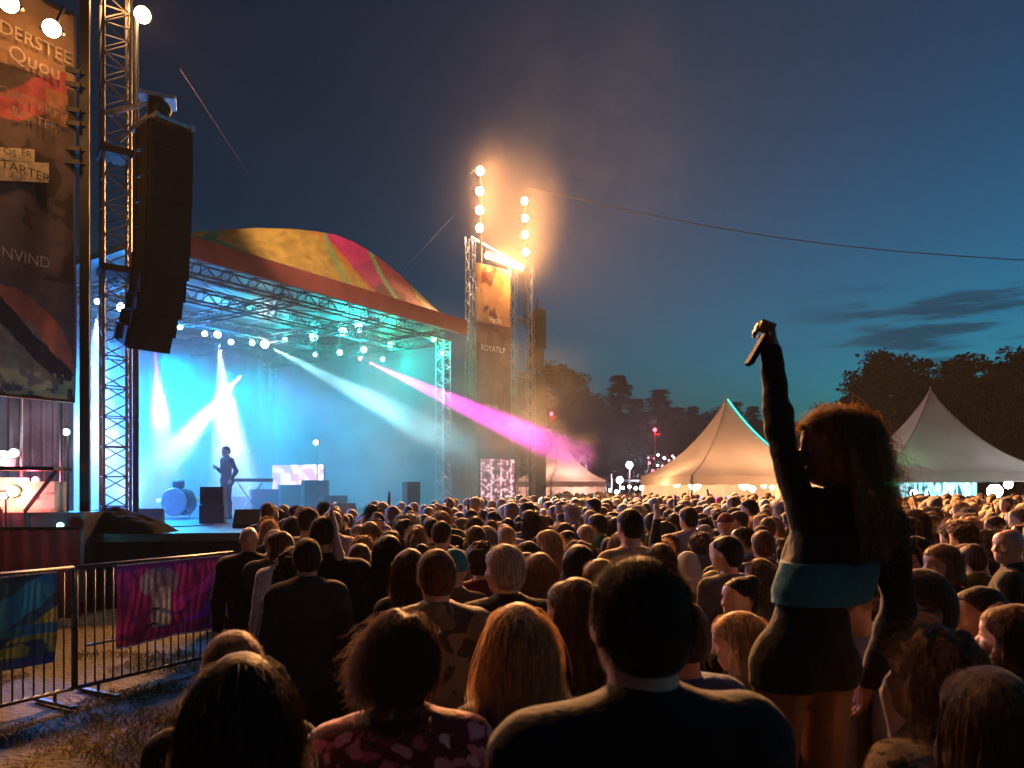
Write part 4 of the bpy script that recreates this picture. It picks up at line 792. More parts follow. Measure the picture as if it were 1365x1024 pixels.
tag(mb.obj('light_strip', em('teal light strip', (.05, .95, .75), 1.6)), 'teal light strip along the right ridge of the orange tent', 'light strip'); light('strip_glow', 'POINT', pts[6]+Vector((.7, -.5, .35)), (.05, 1, .75), 40*TK, r=.3, parent=bpy.data.objects['light_strip']) if False else None
# cyan bar under the right tent
q = c2+Vector((0, 1.2, 0)); t = thing('drinks_bar', 'long drinks bar glowing cyan white under the right tent', 'bar', q)
mb = MB(); mb.box(q+Vector((.2, -.9, .55)), (6.4, .6, 1.1)); mb.obj('counter', M['case'], t)
def shelves(u, v):
    n = hsh(u*44, v*5, 71); c = np.outer(.25+.75*n, (.35, .95, 1)); m = (n < .32); c[m] = (.01, .06, .09); m = (np.abs((u*7) % 1-.5) > .46); c[m] = (.01, .05, .07); m = n > .8; c[m] = (.9, 1, 1); return c
V, Fs, c = grid_sheet(lambda u, v: np.array((q.x-3.1, q.y+.4, 1.0))[None]+np.stack([6.4*u, .05*np.sin(u*60), 1.35*v], -1), 150, 12, shelves); mesh_obj('backlit_shelf', V, Fs, em_picture('backlit bar shelf', 3.0), t, col=c)
light('bar_light', 'AREA', q+Vector((0, -.6, 2.35)), (.45, .95, 1), 80*TK, q+Vector((0, -.8, 0)), parent=t).data.size = 3
for px, py, r, lb in ((1218, 657, .16, 'round white lamp low at the left of the cyan bar'), (1326, 655, .34, 'largest white lamp at the right of the cyan bar'), (1344, 646, .20, 'tall white lamp at the right end of the cyan bar')): bulb(at(px, py, 35), r, M['white'], (.7, .97, 1), 25*TK, lb, 'white lamps at the cyan bar')
p = at(1176, 660, 35); t = thing('green_flag', 'bright green sheet glowing at the left end of the cyan bar', 'flag', (p.x, p.y, 0))
V, Fs, c = grid_sheet(lambda u, v: np.array((p.x-.55, p.y, atz(668, 35)))[None]+np.stack([u*1.2-(.25*(1-v)*0), .08*np.sin(u*8+v*3), 1.45*v*(1-.3*u)], -1), 24, 20); mesh_obj('sheet', V, Fs, mat('green translucent sheet', (.02, .55, .16), .5, 0, .1, 3, transl=.6), t, True); mb = MB(); mb.tube((p.x-.55, p.y, 0), (p.x-.55, p.y, 3.0), .03); mb.obj('pole', M['alu'], t)
light('sheet_lamp', 'POINT', (p.x, p.y+.5, 2.3), (.25, 1, .4), 130*TK, r=.12, parent=t)
# lights and rides between the tents
def beacon(px, py, d, base, label, m='red', r=.14):
    p = at(px, py, d); t = thing('beacon_pole', label, 'beacon', (p.x, p.y, 0), 0, 'red beacons'); mb = MB(); mb.ball(p, r); mb.obj('lamp', M[m], t, True); mb = MB(); mb.tube((p.x, p.y, 0), p-Vector((0, 0, r)), .06, 8); mb.box(p+Vector((.2, 0, -.35)), (.45, .12, .12)); mb.obj('pole', mat('rusty red pole '+str(px), (.35, .08, .05), .6), t); light('glow', 'POINT', p+Vector((0, -.25, 0)), (1, .03, .06), 60*TK, r=.1, parent=t)
beacon(873, 573, 58, 640, 'red beacon on a reddish pole left of the orange tent'); beacon(735, 552, 62, 585, 'red beacon above the peak of the small pale tent')
p = at(776, 640, 54); t = thing('lattice_mast', 'tapering lattice mast lit pink between the small tent and the lights', 'mast', (p.x, p.y, 0)); mb = MB(); h = atz(606, 54)
for k in range(4):
    a = Vector((p.x+(.75 if k & 1 else -.75), p.y+(.75 if k & 2 else -.75), 0)); b = Vector((p.x+(.15 if k & 1 else -.15), p.y+(.15 if k & 2 else -.15), h)); mb.tube(a, b, .05)
    for i in range(7): mb.tube(a.lerp(b, i/7), Vector((2*p.x-a.x, a.y, 0)).lerp(Vector((2*p.x-b.x, b.y, h)), (i+1)/7), .03)
mb.obj('lattice', M['steel'], t); mb = MB()
for i in range(22): f = random.random(); w = .75*(1-f)+.15*f; mb.ball((p.x+random.choice((-1, 1))*w, p.y-w, h*f*.95+.2), .055, 6)
mb.obj('bulbs', em('pink mast bulbs', (1, .25, .35), 7), t); light('glow', 'POINT', (p.x, p.y-1.6, 3.2), (1, .15, .3), 120*TK, r=.4, parent=t)
p = at(882, 640, 52); t = thing('fairground_ride', 'small ride of red and white bulbs left of the orange tent', 'ride', (p.x, p.y, 0)); mb = MB(); mb.tube((p.x, p.y, 0), (p.x, p.y, 3.4), .25, 10); mb.box((p.x, p.y, 3.2), (2.2, 1.2, .25)); mb.box((p.x, p.y, 4.3), (2.0, .3, .12)); mb.tube((p.x-.9, p.y, 3.2), (p.x-.9, p.y, 4.3), .06); mb.tube((p.x+.9, p.y, 3.2), (p.x+.9, p.y, 4.3), .06); mb.lathe([(.1, -.3), (.55, 0), (.1, .3)], 14, (p.x, p.y, 3.8)); mb.obj('framework', M['black'], t)
mb = MB(); 
for i in range(34): mb.ball((p.x+random.uniform(-1.1, 1.1), p.y-.68, 2.0+random.random()*2.4), .05+.05*random.random(), 6, m=i % 3)
mb.obj('bulbs', [M['pinkl'], M['white'], M['red']], t); light('glow', 'POINT', (p.x, p.y-1.5, 3.2), (1, .2, .25), 160*TK, r=.4, parent=t)
p = at(839, 640, 52); t = thing('light_mast', 'cool white floodlight on a mast right of the small tent', 'light mast', (p.x, p.y, 0)); q = at(839, 620, 52); mb = MB(); mb.tube((p.x, p.y, 0), q, .06); mb.obj('pole', M['steel'], t); mb = MB(); mb.ball(q, .24); mb.obj('lamp', M['white'], t, True); light('glow', 'POINT', q+Vector((0, -.4, 0)), (.7, .85, 1), 420*TK, r=.2, parent=t)
p = at(845, 656, 50); t = thing('food_stall', 'low food stall with dazzling white lights behind the far crowd', 'stall', (p.x, p.y, 0)); mb = MB(); mb.box((p.x, p.y, .6), (3.6, 1.6, 1.2)); mb.box((p.x, p.y, 2.55), (3.8, 1.9, .12))
for sx in (-1.75, 1.75): mb.box((p.x+sx, p.y, 1.85), (.08, 1.6, 1.3))
mb.obj('cabin', M['case'], t); mb = MB()
for i in range(9): mb.ball((p.x-1.7+.42*i, p.y-.9, 1.75+.45*random.random()), .09+.10*random.random(), 8)
mb.obj('bulbs', M['white'], t); light('glow', 'POINT', (p.x, p.y-1.3, 2.4), (.75, .85, 1), 260*TK, r=.5, parent=t)
for px, py, lb in ((815, 632, 'thin pale pole left of the food stall'), (826, 640, 'white round lamp left of the food stall')):
    q = at(px, py, 49); t = thing('lamp_post', lb, 'lamp post', (q.x, q.y, 0)); mb = MB(); mb.tube((q.x, q.y, 0), q, .04); mb.obj('pole', M['alu'], t)
    mb = MB(); mb.ball(q, .22 if px > 820 else .06); mb.obj('lamp', M['white'] if px > 820 else M['alu'], t, True)
# wires
def wire(name, pts, r, label, d0, d1):
    P = []; n = 40
    for i in range(n+1):
        f = i/n; x = np.interp(f, np.linspace(0, 1, len(pts)), [p[0] for p in pts]); y = np.interp(f, np.linspace(0, 1, len(pts)), [p[1] for p in pts]); P.append(at(x, y, d0+(d1-d0)*f))
    mb = MB(); mb.path(P, r, 5); tag(mb.obj(name, M['wire']), label, 'cable')
xs = np.linspace(0, 1, 9); wire('overhead_cable', [(704+661*f, 250+97*f+18*math.sin(math.pi*f)) for f in xs], .022, 'long sagging cable running from the lamp tower to the right', 33.5, 30)
wire('guy_rope', [(240+130*f, 92+200*f) for f in xs], .006, 'thin dark rope from the top left down to the stage roof', 14.5, 21)
wire('guy_rope', [(606-68*f, 286+74*f) for f in xs], .004, 'thin pale rope from the lamp tower down to the stage roof', 29.9, 26)
# ---------------------------------------------------------------- haze: even air round everything
mb = MB(); mb.box((0, 62, 13.5), (280, 150, 29.6)); volume('haze', mb, HAZE, (.85, .92, 1), .1)
# ================================================================ people: bodies grown as one smooth surface from a blended distance field
def surface(f, org, h):
    """surface nets over the zero level of f -> vertices, quads"""
    ins = f < 0; nx, ny, nz = f.shape
    c = [ins[i:nx-1+i, j:ny-1+j, k:nz-1+k] for i in (0, 1) for j in (0, 1) for k in (0, 1)]
    cnt = sum(x.astype(np.int8) for x in c); act = (cnt > 0) & (cnt < 8); I = np.argwhere(act)
    if len(I) == 0: return np.zeros((0, 3)), np.zeros((0, 4), int)
    idx = -np.ones(act.shape, np.int64); idx[act] = np.arange(len(I)); acc = np.zeros((len(I), 3)); num = np.zeros(len(I))
    co = [(i, j, k) for i in (0, 1) for j in (0, 1) for k in (0, 1)]
    vals = {o: f[I[:, 0]+o[0], I[:, 1]+o[1], I[:, 2]+o[2]] for o in co}
    for a in co:
        for x in range(3):
            if a[x] == 0:
                b = list(a); b[x] = 1; b = tuple(b); va, vb = vals[a], vals[b]; m = (va < 0) != (vb < 0)
                t = np.where(m, va/np.where(m, va-vb, 1), 0); p = np.array(a, float)[None]+0*acc; p[:, x] += t; acc += np.where(m[:, None], p, 0); num += m
    V = np.array(org)+(I+acc/num[:, None])*h; Q = []
    for ax in range(3):
        sl0 = [slice(None)]*3; sl1 = [slice(None)]*3; sl0[ax] = slice(0, -1); sl1[ax] = slice(1, None)
        a, b = ins[tuple(sl0)], ins[tuple(sl1)]; E = np.argwhere(a != b); u, v = (ax+1) % 3, (ax+2) % 3
        ok = (E[:, u] > 0) & (E[:, v] > 0) & (E[:, u] < f.shape[u]-1) & (E[:, v] < f.shape[v]-1); E = E[ok]
        if len(E) == 0: continue
        def cell(du, dv): e = E.copy(); e[:, u] -= du; e[:, v] -= dv; return idx[e[:, 0], e[:, 1], e[:, 2]]
        q = np.stack([cell(1, 1), cell(0, 1), cell(0, 0), cell(1, 0)], 1); fl = ~a[E[:, 0], E[:, 1], E[:, 2]]; q[fl] = q[fl][:, ::-1]; Q.append(q)
    return V, np.concatenate(Q)
class Field:
    def __init__(s, lo, hi, h):
        s.h = h; s.o = np.array(lo, float); s.n = np.maximum(4, np.ceil((np.array(hi)-s.o)/h).astype(int)+1); s.f = np.full(s.n, .08, np.float32)
        s.ax = [s.o[i]+np.arange(s.n[i])*h for i in range(3)]
    def sub(s, lo, hi):
        a = np.clip(np.floor((np.array(lo)-s.o)/s.h).astype(int), 0, s.n); b = np.clip(np.ceil((np.array(hi)-s.o)/s.h).astype(int)+1, 0, s.n); sl = tuple(slice(a[i], b[i]) for i in range(3))
        X = np.meshgrid(*[s.ax[i][sl[i]] for i in range(3)], indexing='ij'); return sl, np.stack(X, -1)
    def blend(s, sl, d, k, cut=False):
        g = s.f[sl]
        if g.size == 0: return
        if cut: d = -d; q = np.clip(.5-.5*(g-d)/k, 0, 1); s.f[sl] = g*(1-q)+d*q+k*q*(1-q)
        else: q = np.clip(.5+.5*(g-d)/k, 0, 1); s.f[sl] = g*(1-q)+d*q-k*q*(1-q)
    def cap(s, a, b, ra, rb=None, k=.03, flat=None):
        rb = ra if rb is None else rb; a = np.array(a, float); b = np.array(b, float); m = max(ra, rb)+k+.06
        sl, P = s.sub(np.minimum(a, b)-m, np.maximum(a, b)+m); 
        if P.size == 0: return
        ab = b-a; t = np.clip(((P-a)@ab)/max(ab@ab, 1e-9), 0, 1); q = P-a-t[..., None]*ab
        if flat is not None: q = q*np.array(flat)
        s.blend(sl, np.sqrt((q*q).sum(-1))-(ra+(rb-ra)*t), k)
    def ell(s, c, r, k=.03, rot=None, cut=False):
        c = np.array(c, float); r = np.array(r, float); m = r.max()+k+.06; sl, P = s.sub(c-m, c+m)
        if P.size == 0: return
        p = P-c
        if rot is not None: p = p@rot
        k0 = np.sqrt(((p/r)**2).sum(-1)); k1 = np.sqrt(((p/(r*r))**2).sum(-1))+1e-9; s.blend(sl, k0*(k0-1)/k1, k, cut)
    def P(s): return np.stack(np.meshgrid(*s.ax, indexing='ij'), -1)
    def plane(s, n, d):   # keep where n.p < d
        g = s.ax; s.f = np.maximum(s.f, n[0]*g[0][:, None, None]+n[1]*g[1][None, :, None]+n[2]*g[2][None, None, :]-d)
    def wrinkle(s, amp, fr, seed=0, st=(1, 1, .6)):
        P = s.P()*np.array(st); r = np.random.default_rng(seed); n = np.zeros(s.f.shape)
        for i in range(6):
            w = r.normal(size=3); w /= np.linalg.norm(w); w2 = r.normal(size=3); n += np.sin(P@w*fr*(.6+.9*r.random())+2.0*np.sin(P@w2*fr*.45)+r.random()*6)/6
        s.f = s.f+amp*n
    def mesh(s): return surface(s.f, s.o, s.h)
def rotz(a): c, s = math.cos(a), math.sin(a); return np.array(((c, -s, 0), (s, c, 0), (0, 0, 1.)))
def rotx(a): c, s = math.cos(a), math.sin(a); return np.array(((1, 0, 0), (0, c, -s), (0, s, c)))
def roty(a): c, s = math.cos(a), math.sin(a); return np.array(((c, 0, s), (0, 1, 0), (-s, 0, c)))
ARMS = {'down': ((.055, -.03, -.285), (.015, .06, -.25)), 'bent': ((.06, -.02, -.28), (-.09, .20, .10)), 'up': ((.05, .03, .275), (-.02, .02, .25)), 'phone': ((.05, .17, -.17), (-.07, .15, .20)),
        'hip': ((.14, -.06, -.25), (-.11, .07, -.21)), 'front': ((.03, .08, -.28), (-.10, .21, -.03)), 'wave': ((.16, .05, .18), (.04, .06, .25)), 'clap': ((.09, .15, -.10), (-.13, .10, .20))}
class Person:
    """figure standing at the origin facing +Y; h is the height of the top of the head"""
    def __init__(s, h=1.75, sex='m', wide=1.0, arms=('down', 'down'), yaw=0, pitch=0, roll=0, armrot=None, custom=None, res=.012, seed=1, head=1.0, butt=1.0):
        s.butt = butt
        k = h/1.75; s.k = k; s.h = h; s.sex = sex; s.res = res; s.seed = seed; f = sex == 'f'; s.f = f
        sw = (.162 if f else .188)*wide; s.wide = wide; s.sw = sw
        J = dict(pel=(0, 0, .93), waist=(0, .005, 1.10), chest=(0, .01, 1.29), neck=(0, -.015, 1.46), skull=(0, .018, 1.648))
        for sd, nm in ((-1, 'L'), (1, 'R')):
            J['hip'+nm] = (sd*.088, 0, .90); J['knee'+nm] = (sd*.10, .015, .50); J['ank'+nm] = (sd*.11, -.015, .085); J['toe'+nm] = (sd*.125, .145, .03)
            sh = np.array((sd*sw, -.01, 1.415)); e, w = ARMS[arms[0 if sd < 0 else 1]]; el = sh+np.array((e[0]*sd, e[1], e[2])); J['sh'+nm] = sh; J['el'+nm] = el; J['wr'+nm] = el+np.array((w[0]*sd, w[1], w[2]))
        if custom: J.update(custom)
        s.J = {a: np.array(b, float)*k for a, b in J.items()}; s.hs = k*head
        s.HR = rotz(yaw)@rotx(pitch)@roty(roll); s.neck0 = s.J['neck']; 
        pivot = s.neck0+np.array((0, .01, .06))*k; s.hc = pivot+s.HR@(s.J['skull']-pivot)
        lo = np.min(list(s.J.values()), 0)-.22; hi = np.max(list(s.J.values()), 0)+.22; lo[2] = -.03; hi[2] = max(hi[2], s.hc[2]+.2); s.lo, s.hi = lo, hi
    def H(s, p): return s.hc+s.HR@(np.array(p)*s.hs)
    def torso(s, F, e, legs=False):
        J, k, w = s.J, s.k, s.wide; g = .035
        bend = J['chest']-np.array((0, .01, 1.29))*k
        F.cap(J['shL']+np.array((.03, 0, 0)), J['shR']-np.array((.03, 0, 0)), (.062 if s.f else .070)*k+e, k=g)
        F.cap(J['neck']+np.array((0, 0, .02)), J['shL']*.72+J['neck']*.28-np.array((0, 0, .012)), .05*k+e, .052*k+e, k=g); F.cap(J['neck']+np.array((0, 0, .02)), J['shR']*.72+J['neck']*.28-np.array((0, 0, .012)), .05*k+e, .052*k+e, k=g)
        F.ell(J['chest'], np.array((.150 if s.f else .172, .108, .19))*k*np.array((w, w, 1))+e, k=g)
        if s.f:
            for sd in (-1, 1): F.ell(J['chest']+np.array((sd*.07, .085*s.butt, .0))*k, np.array((.062, .055, .06))*k*s.butt+e, k=.03)
        F.ell(J['waist'], np.array((.122 if s.f else .150, .095, .17))*k*np.array((w, w, 1))+e, k=g*1.3)
        e2 = e+(.010 if e > .005 else 0); F.ell(J['pel'], np.array((.168 if s.f else .160, .118, .135))*k*np.array((w, w, 1))+e2, k=g*1.3)
        for sd in (-1, 1): F.ell(J['pel']+np.array((sd*.075, -.055*s.butt, -.03))*k, np.array((.085, .085, .09))*k*s.butt+e2, k=.03)
    def leg(s, F, e, flare=0, to=1.0):
        J, k = s.J, s.k
        for n in 'LR':
            a, b, c = J['hip'+n], J['knee'+n], J['ank'+n]; F.cap(a, b, .086*k*(1.04 if s.f else 1)+e, .057*k+e, k=.03)
            if to >= 1: m = b+(c-b)*.3+np.array((0, -.018, 0)); F.cap(b, m, .055*k+e, .054*k+e+flare*.4, k=.025); F.cap(m, c, .054*k+e+flare*.4, .036*k+e+flare, k=.025)
    def arm(s, F, e, to=2.0):
        J, k = s.J, s.k; q = .88 if s.f else 1.0
        for n in 'LR':
            a, b, c = J['sh'+n], J['el'+n], J['wr'+n]
            if to <= 1: F.cap(a, a+(b-a)*to, .054*k*q+e, .046*k*q+e, k=.028)
            else: F.cap(a, b, .053*k*q+e, .040*k*q+e, k=.028); t = to-1; m = b+(c-b)*.25; F.cap(b, m, .041*k*q+e, .041*k*q+e, k=.015); F.cap(m, b+(c-b)*t, .041*k*q+e, .027*k*q+e*1.0, k=.015)
    def hand(s, F, n, curl=.5, up=None):
        J, k = s.J, s.k; w = J['wr'+n]; f = w-J['el'+n]; f /= np.linalg.norm(f); sd = -1 if n == 'L' else 1
        nn = np.array((-sd, .25, 0.)) if up is None else np.array(up, float); nn -= f*(nn@f); nn /= np.linalg.norm(nn); sv = np.cross(f, nn)*sd   # nn: palm faces; sv: thumb side
        if sv[1] < 0 and up is None: sv = -sv
        if s.res > .013:
            F.ell(w+f*.05*k, np.array((.044, .024, .055))*k, k=.012, rot=np.stack([sv, nn, f], 1)); F.cap(w+f*.09*k, w+(f*.15+nn*.02)*k, .030*k, .022*k, k=.015); F.cap(w+(f*.04+sv*.035)*k, w+(f*.085+sv*.06)*k, .018*k, .014*k, k=.01); F.cap(w-f*.05*k, w+f*.03*k, .034*k, .034*k, k=.015); return
        F.ell(w+f*.048*k, np.array((.040, .017, .052))*k, k=.012, rot=np.stack([sv, nn, f], 1)); F.cap(w-f*.02, w+f*.02, .026*k, .026*k, k=.015)
        for i, (o, l) in enumerate(((.029, .070), (.010, .078), (-.010, .073), (-.028, .058))):
            a = w+(f*.088+sv*o)*k; c1, c2 = curl*.8, curl*2.0; d1 = f*math.cos(c1)+nn*math.sin(c1)+sv*o*1.6; d2 = f*math.cos(c2)+nn*math.sin(c2); b = a+d1*l*.52*k; c = b+d2*l*.5*k
            F.cap(a-f*.03*k, a, .0095*k, .0095*k, k=.006); F.cap(a, b, .0092*k, .0082*k, k=.003); F.cap(b, c, .0082*k, .0070*k, k=.003)
        a = w+(f*.025+sv*.030)*k; b = a+(f*.03+sv*.028+nn*.012)*k; c = b+(f*.034+sv*.004+nn*.010)*k; F.cap(a-sv*.01, b, .013*k, .011*k, k=.008); F.cap(b, c, .0105*k, .008*k, k=.004)
    def headshape(s, F, e=0):
        H, q, Rm = s.H, s.hs, s.HR
        F.ell(H((0, -.012, .012)), np.array((.0765, .096, .098))*q+e, k=.02, rot=Rm); F.ell(H((0, .035, -.03)), np.array((.062, .065, .085))*q+e, k=.025, rot=Rm)
        F.ell(H((0, .058, -.085)), np.array((.040, .035, .032))*q+e, k=.03, rot=Rm); F.ell(H((0, .065, .045)), np.array((.055, .034, .045))*q+e, k=.03, rot=Rm)
    def body(s, fine_hands=False, curls=(.5, .5), ups=(None, None)):
        F = Field(s.lo, s.hi, s.res); H, q, J, k = s.H, s.hs, s.J, s.k
        s.torso(F, -.006); s.leg(F, -.004); s.arm(F, -.003)
        for n in 'LR': F.cap(J['ank'+n], J['ank'+n]-np.array((0, .02, .04)), .038*k, .032*k, k=.02); F.cap(J['ank'+n]-np.array((0, .0, .045)), J['toe'+n], .034*k, .028*k, k=.02)
        F.cap(J['neck']-np.array((0, 0, .05)), s.hc+s.HR@np.array((0, -.018, -.06))*q, (.050 if s.f else .060)*k, (.048 if s.f else .057)*k, k=.03)
        s.headshape(F)
        if s.res <= .0125:
            F.cap(H((0, .096, .012)), H((0, .116, -.030)), .008*q, .0125*q, k=.014); 
            for sd in (-1, 1):
                F.ell(H((sd*.034, .098, .008)), np.array((.020, .012, .013))*q, k=.012, cut=True, rot=s.HR); F.ell(H((sd*.033, .081, .006)), np.array((.013,)*3)*q, k=.004)
                F.cap(H((sd*.016, .096, .030)), H((sd*.05, .082, .030)), .007*q, .006*q, k=.01); F.ell(H((sd*.045, .07, -.03)), np.array((.02, .02, .018))*q, k=.02)
                F.cap(H((sd*.022, .088, -.066)), H((0, .098, -.062)), .005*q, .007*q, k=.006); F.cap(H((sd*.018, .088, -.074)), H((0, .096, -.076)), .006*q, .008*q, k=.006)
        for sd in (-1, 1): F.ell(H((sd*.079, -.012, -.012)), np.array((.009, .020, .032))*q, k=.006, rot=s.HR@rotz(sd*.35)); F.ell(H((sd*.088, -.008, -.006)), np.array((.006, .010, .016))*q, k=.004, cut=True, rot=s.HR)
        for n, c, u in zip('LR', curls, ups): s.hand(F, n, c, u)
        return F.mesh()
    def top(s, kind='shirt', e=.014, amp=.006, hem=None, sleeve=2.0, nl=None, seed=0, hemtilt=0):
        J, k = s.J, s.k; lo = s.lo.copy(); lo[2] = J['pel'][2]-.25; F = Field(lo, s.hi, max(s.res, .010) if s.res < .02 else s.res)
        s.torso(F, e); s.arm(F, e*.9 if kind != 'coat' else e*1.2, sleeve)
        if kind in ('hoodie', 'jacket', 'coat'):
            if kind == 'hoodie': F.ell(J['neck']+np.array((0, -.075, .01)), (.125, .07, .075), k=.03); F.ell(J['neck']+np.array((0, -.0, .10)), (.07, .075, .07), k=.02, cut=True)
            else: F.cap(J['neck']+np.array((-.045, -.02, .01)), J['neck']+np.array((.045, -.02, .01)), .05, .05, k=.03); F.cap(J['neck']+np.array((0, .0, -.02)), J['neck']+np.array((0, .01, .06)), .062, .066, k=.02)
        F.wrinkle(amp, 26, s.seed+seed); F.wrinkle(amp*.7, 55, s.seed+9+seed, (.7, .7, 1.3))
        hz = (J['pel'][2]-.05*k) if hem is None else hem*k; g = F.ax; dz = (hz+hemtilt*g[0][:, None, None]+.006*np.sin(g[0][:, None, None]*40))-g[2][None, None, :]
        arms_ok = np.zeros(F.f.shape, bool)
        if sleeve > 1.05:   # keep the sleeves below the hem line
            PP = F.P()
            for n in 'LR':
                for a, b in ((J['sh'+n], J['el'+n]), (J['el'+n], J['wr'+n])): ab = b-a; t = np.clip(((PP-a)@ab)/(ab@ab), 0, 1); q = PP-a-t[..., None]*ab; arms_ok |= (np.sqrt((q*q).sum(-1)) < .075) & (np.abs(PP[..., 0]-J['pel'][0]) > .15*k)
        F.f = np.where(arms_ok, F.f, np.maximum(F.f, dz))
        nz = J['neck'][2]+(.055 if nl is None else nl)*k if kind not in ('hoodie', 'jacket', 'coat') else J['neck'][2]+.085*k
        near = (np.hypot(g[0][:, None]-J['neck'][0], g[1][None, :]-J['neck'][1]) < .16)[:, :, None]; F.f = np.where(near, np.maximum(F.f, g[2][None, None, :]-nz-.25*(g[1][None, :, None]-J['neck'][1])*-1*0), F.f)
        return F.mesh()
    def trousers(s, e=.010, flare=.012, to=1.0, cuff=None, topz=None, we=0):
        J, k = s.J, s.k; hi = s.hi.copy(); hi[2] = J['waist'][2]+.08; F = Field(s.lo, hi, max(s.res, .012)); s.leg(F, e, flare, to)
        F.ell(J['pel'], np.array((.168 if s.f else .160, .118, .135))*k*np.array((s.wide, s.wide, 1))+e, k=.04); F.ell(J['waist']-np.array((0, 0, .06)), np.array((.115 if s.f else .140, .088, .13))*k*np.array((s.wide, s.wide, 1))+e*.3+we, k=.03)
        for sd in (-1, 1): F.ell(J['pel']+np.array((sd*.075, -.055*s.butt, -.03))*k, np.array((.085, .085, .09))*k*s.butt+e, k=.03)
        F.wrinkle(.004, 24, s.seed+3); F.plane((0, 0, 1), (J['waist'][2]-.03 if topz is None else topz*k)); F.plane((0, 0, -1), -(J['ankL'][2]-.045 if cuff is None else cuff*k)); return F.mesh()
    def shoes(s):
        J, k = s.J, s.k; hi = s.hi.copy(); hi[2] = .22; F = Field(s.lo, hi, max(s.res, .012))
        for n in 'LR': a = J['ank'+n]; F.cap(a, a-np.array((0, .02, .035)), .045*k, .042*k, k=.02); F.cap(a-np.array((0, .03, .042)), J['toe'+n]+np.array((0, .01, .012)), .044*k, .038*k, k=.02)
        F.plane((0, 0, -1), .0); return F.mesh()
    def hairline(s, F, off=0.0, nape=-.075):
        g = (F.P()-s.hc)@s.HR/s.hs; x, y, z = g[..., 0], g[..., 1], g[..., 2]
        line = np.interp(y, (-.11, -.050, -.036, -.012, .03, .06, .085, .13), (nape, nape+.01, -.02, .018, .020, .045, .064, .068)); return (line+off-z)*s.hs
    def hair(s, style='short', length=.3, vol=0.0, seed=0, spread=1.0):
        H, q, Rm = s.H, s.hs, s.HR; lo = s.hc-.20; hi = s.hc+.20
        if style == 'long': lo = np.minimum(lo, s.hc+Rm@np.array((0, -.12, -length))-.2)
        if style in ('pony', 'bun'): lo = lo-np.array((.05, .05, .12)); hi = hi+np.array((.05, .05, .08))
        F = Field(lo, hi, max(s.res*.8, .009)); t = {'short': .009, 'buzz': .004, 'long': .011, 'curly': .032, 'pony': .010, 'bun': .010, 'bob': .015, 'crop': .014}[style]+vol
        F.ell(H((0, -.014, .014)), np.array((.0765, .097, .098))*q+t, k=.02, rot=Rm); F.ell(H((0, .055, .045)), np.array((.056, .036, .045))*q+t*.35, k=.03, rot=Rm); F.ell(H((0, -.045, -.035)), np.array((.058, .055, .055))*q+t, k=.03, rot=Rm)
        if style == 'curly': F.wrinkle(.022, 75, seed+s.seed, (1, 1, 1)); F.wrinkle(.010, 150, seed+s.seed, (1, 1, 1))
        else: F.wrinkle(.0035, 90, seed+s.seed, (1, 1, .25))
        F.f = np.maximum(F.f, s.hairline(F, -.012 if style in ('curly', 'long', 'bob') else 0, {'buzz': -.06, 'short': -.085, 'bob': -.15}.get(style, -.095)))
        if style in ('long', 'bob'):
            G = Field(lo, hi, F.h); n = 9; L_ = length if style == 'long' else .15
            for i in range(n):
                a = (i/(n-1)-.5)*3.5; r = np.array((math.sin(a)*.072, -math.cos(a)*.092-.004, 0)); p0 = H(r*.85+np.array((0, 0, .05))); p1 = H(r*1.12+np.array((0, 0, -.06))); p2 = s.hc+(Rm@(r*np.array((1.15*spread, 1.0, 1))))*q*1.2+np.array((0, -.035 if abs(a) < 1.2 else 0, -L_*(1-.25*abs(a)/1.75)))
                G.cap(p0, p1, .016, .020, k=.03); G.cap(p1, p2, .021, .010, k=.03)
            G.wrinkle(.007, 70, seed+s.seed+5, (1, 1, .18)); F.f = np.minimum(F.f, G.f)
        if style == 'pony': F.cap(H((0, -.10, .04)), H((0, -.15, .0)), .028, .03, k=.02); F.cap(H((0, -.15, 0)), H((0, -.15, -length)), .034, .014, k=.02)
        if style == 'bun': F.ell(H((0, -.085, .085)), (.046, .046, .042), k=.012); F.wrinkle(.003, 120, 2)
        return F.mesh()
    def hat(s, kind):
        H, q, Rm = s.H, s.hs, s.HR; F = Field(s.hc-.26, s.hc+.26, max(s.res*.8, .009))
        if kind == 'hood':
            F.ell(H((0, -.025, .01)), np.array((.108, .125, .130))*q, k=.03, rot=Rm); F.cap(H((0, -.05, -.09)), s.neck0+np.array((0, -.05, .02)), .10, .115, k=.05); F.ell(H((0, .075, -.01)), np.array((.078, .085, .105))*q, k=.02, rot=Rm, cut=True); F.ell(H((0, .0, -.02)), np.array((.075, .10, .10))*q, k=.01, rot=Rm, cut=True); F.wrinkle(.005, 45, s.seed)
        else:
            F.ell(H((0, -.012, .018)), np.array((.0765, .097, .098))*q+(.014 if kind == 'cap' else .018), k=.02, rot=Rm)
            if kind == 'beanie': F.ell(H((0, -.03, .10)), np.array((.06, .06, .045))*q, k=.04, rot=Rm); F.wrinkle(.003, 90, s.seed, (1, 1, .3))
            g = (F.P()-s.hc)@Rm/s.hs; F.f = np.maximum(F.f, ((.02 if kind == 'cap' else .0)-.12*g[..., 1]*0-g[..., 2])*q)
            if kind == 'cap': F.ell(H((0, .125, .034)), np.array((.072, .075, .010))*q, k=.012, rot=Rm)
        return F.mesh()
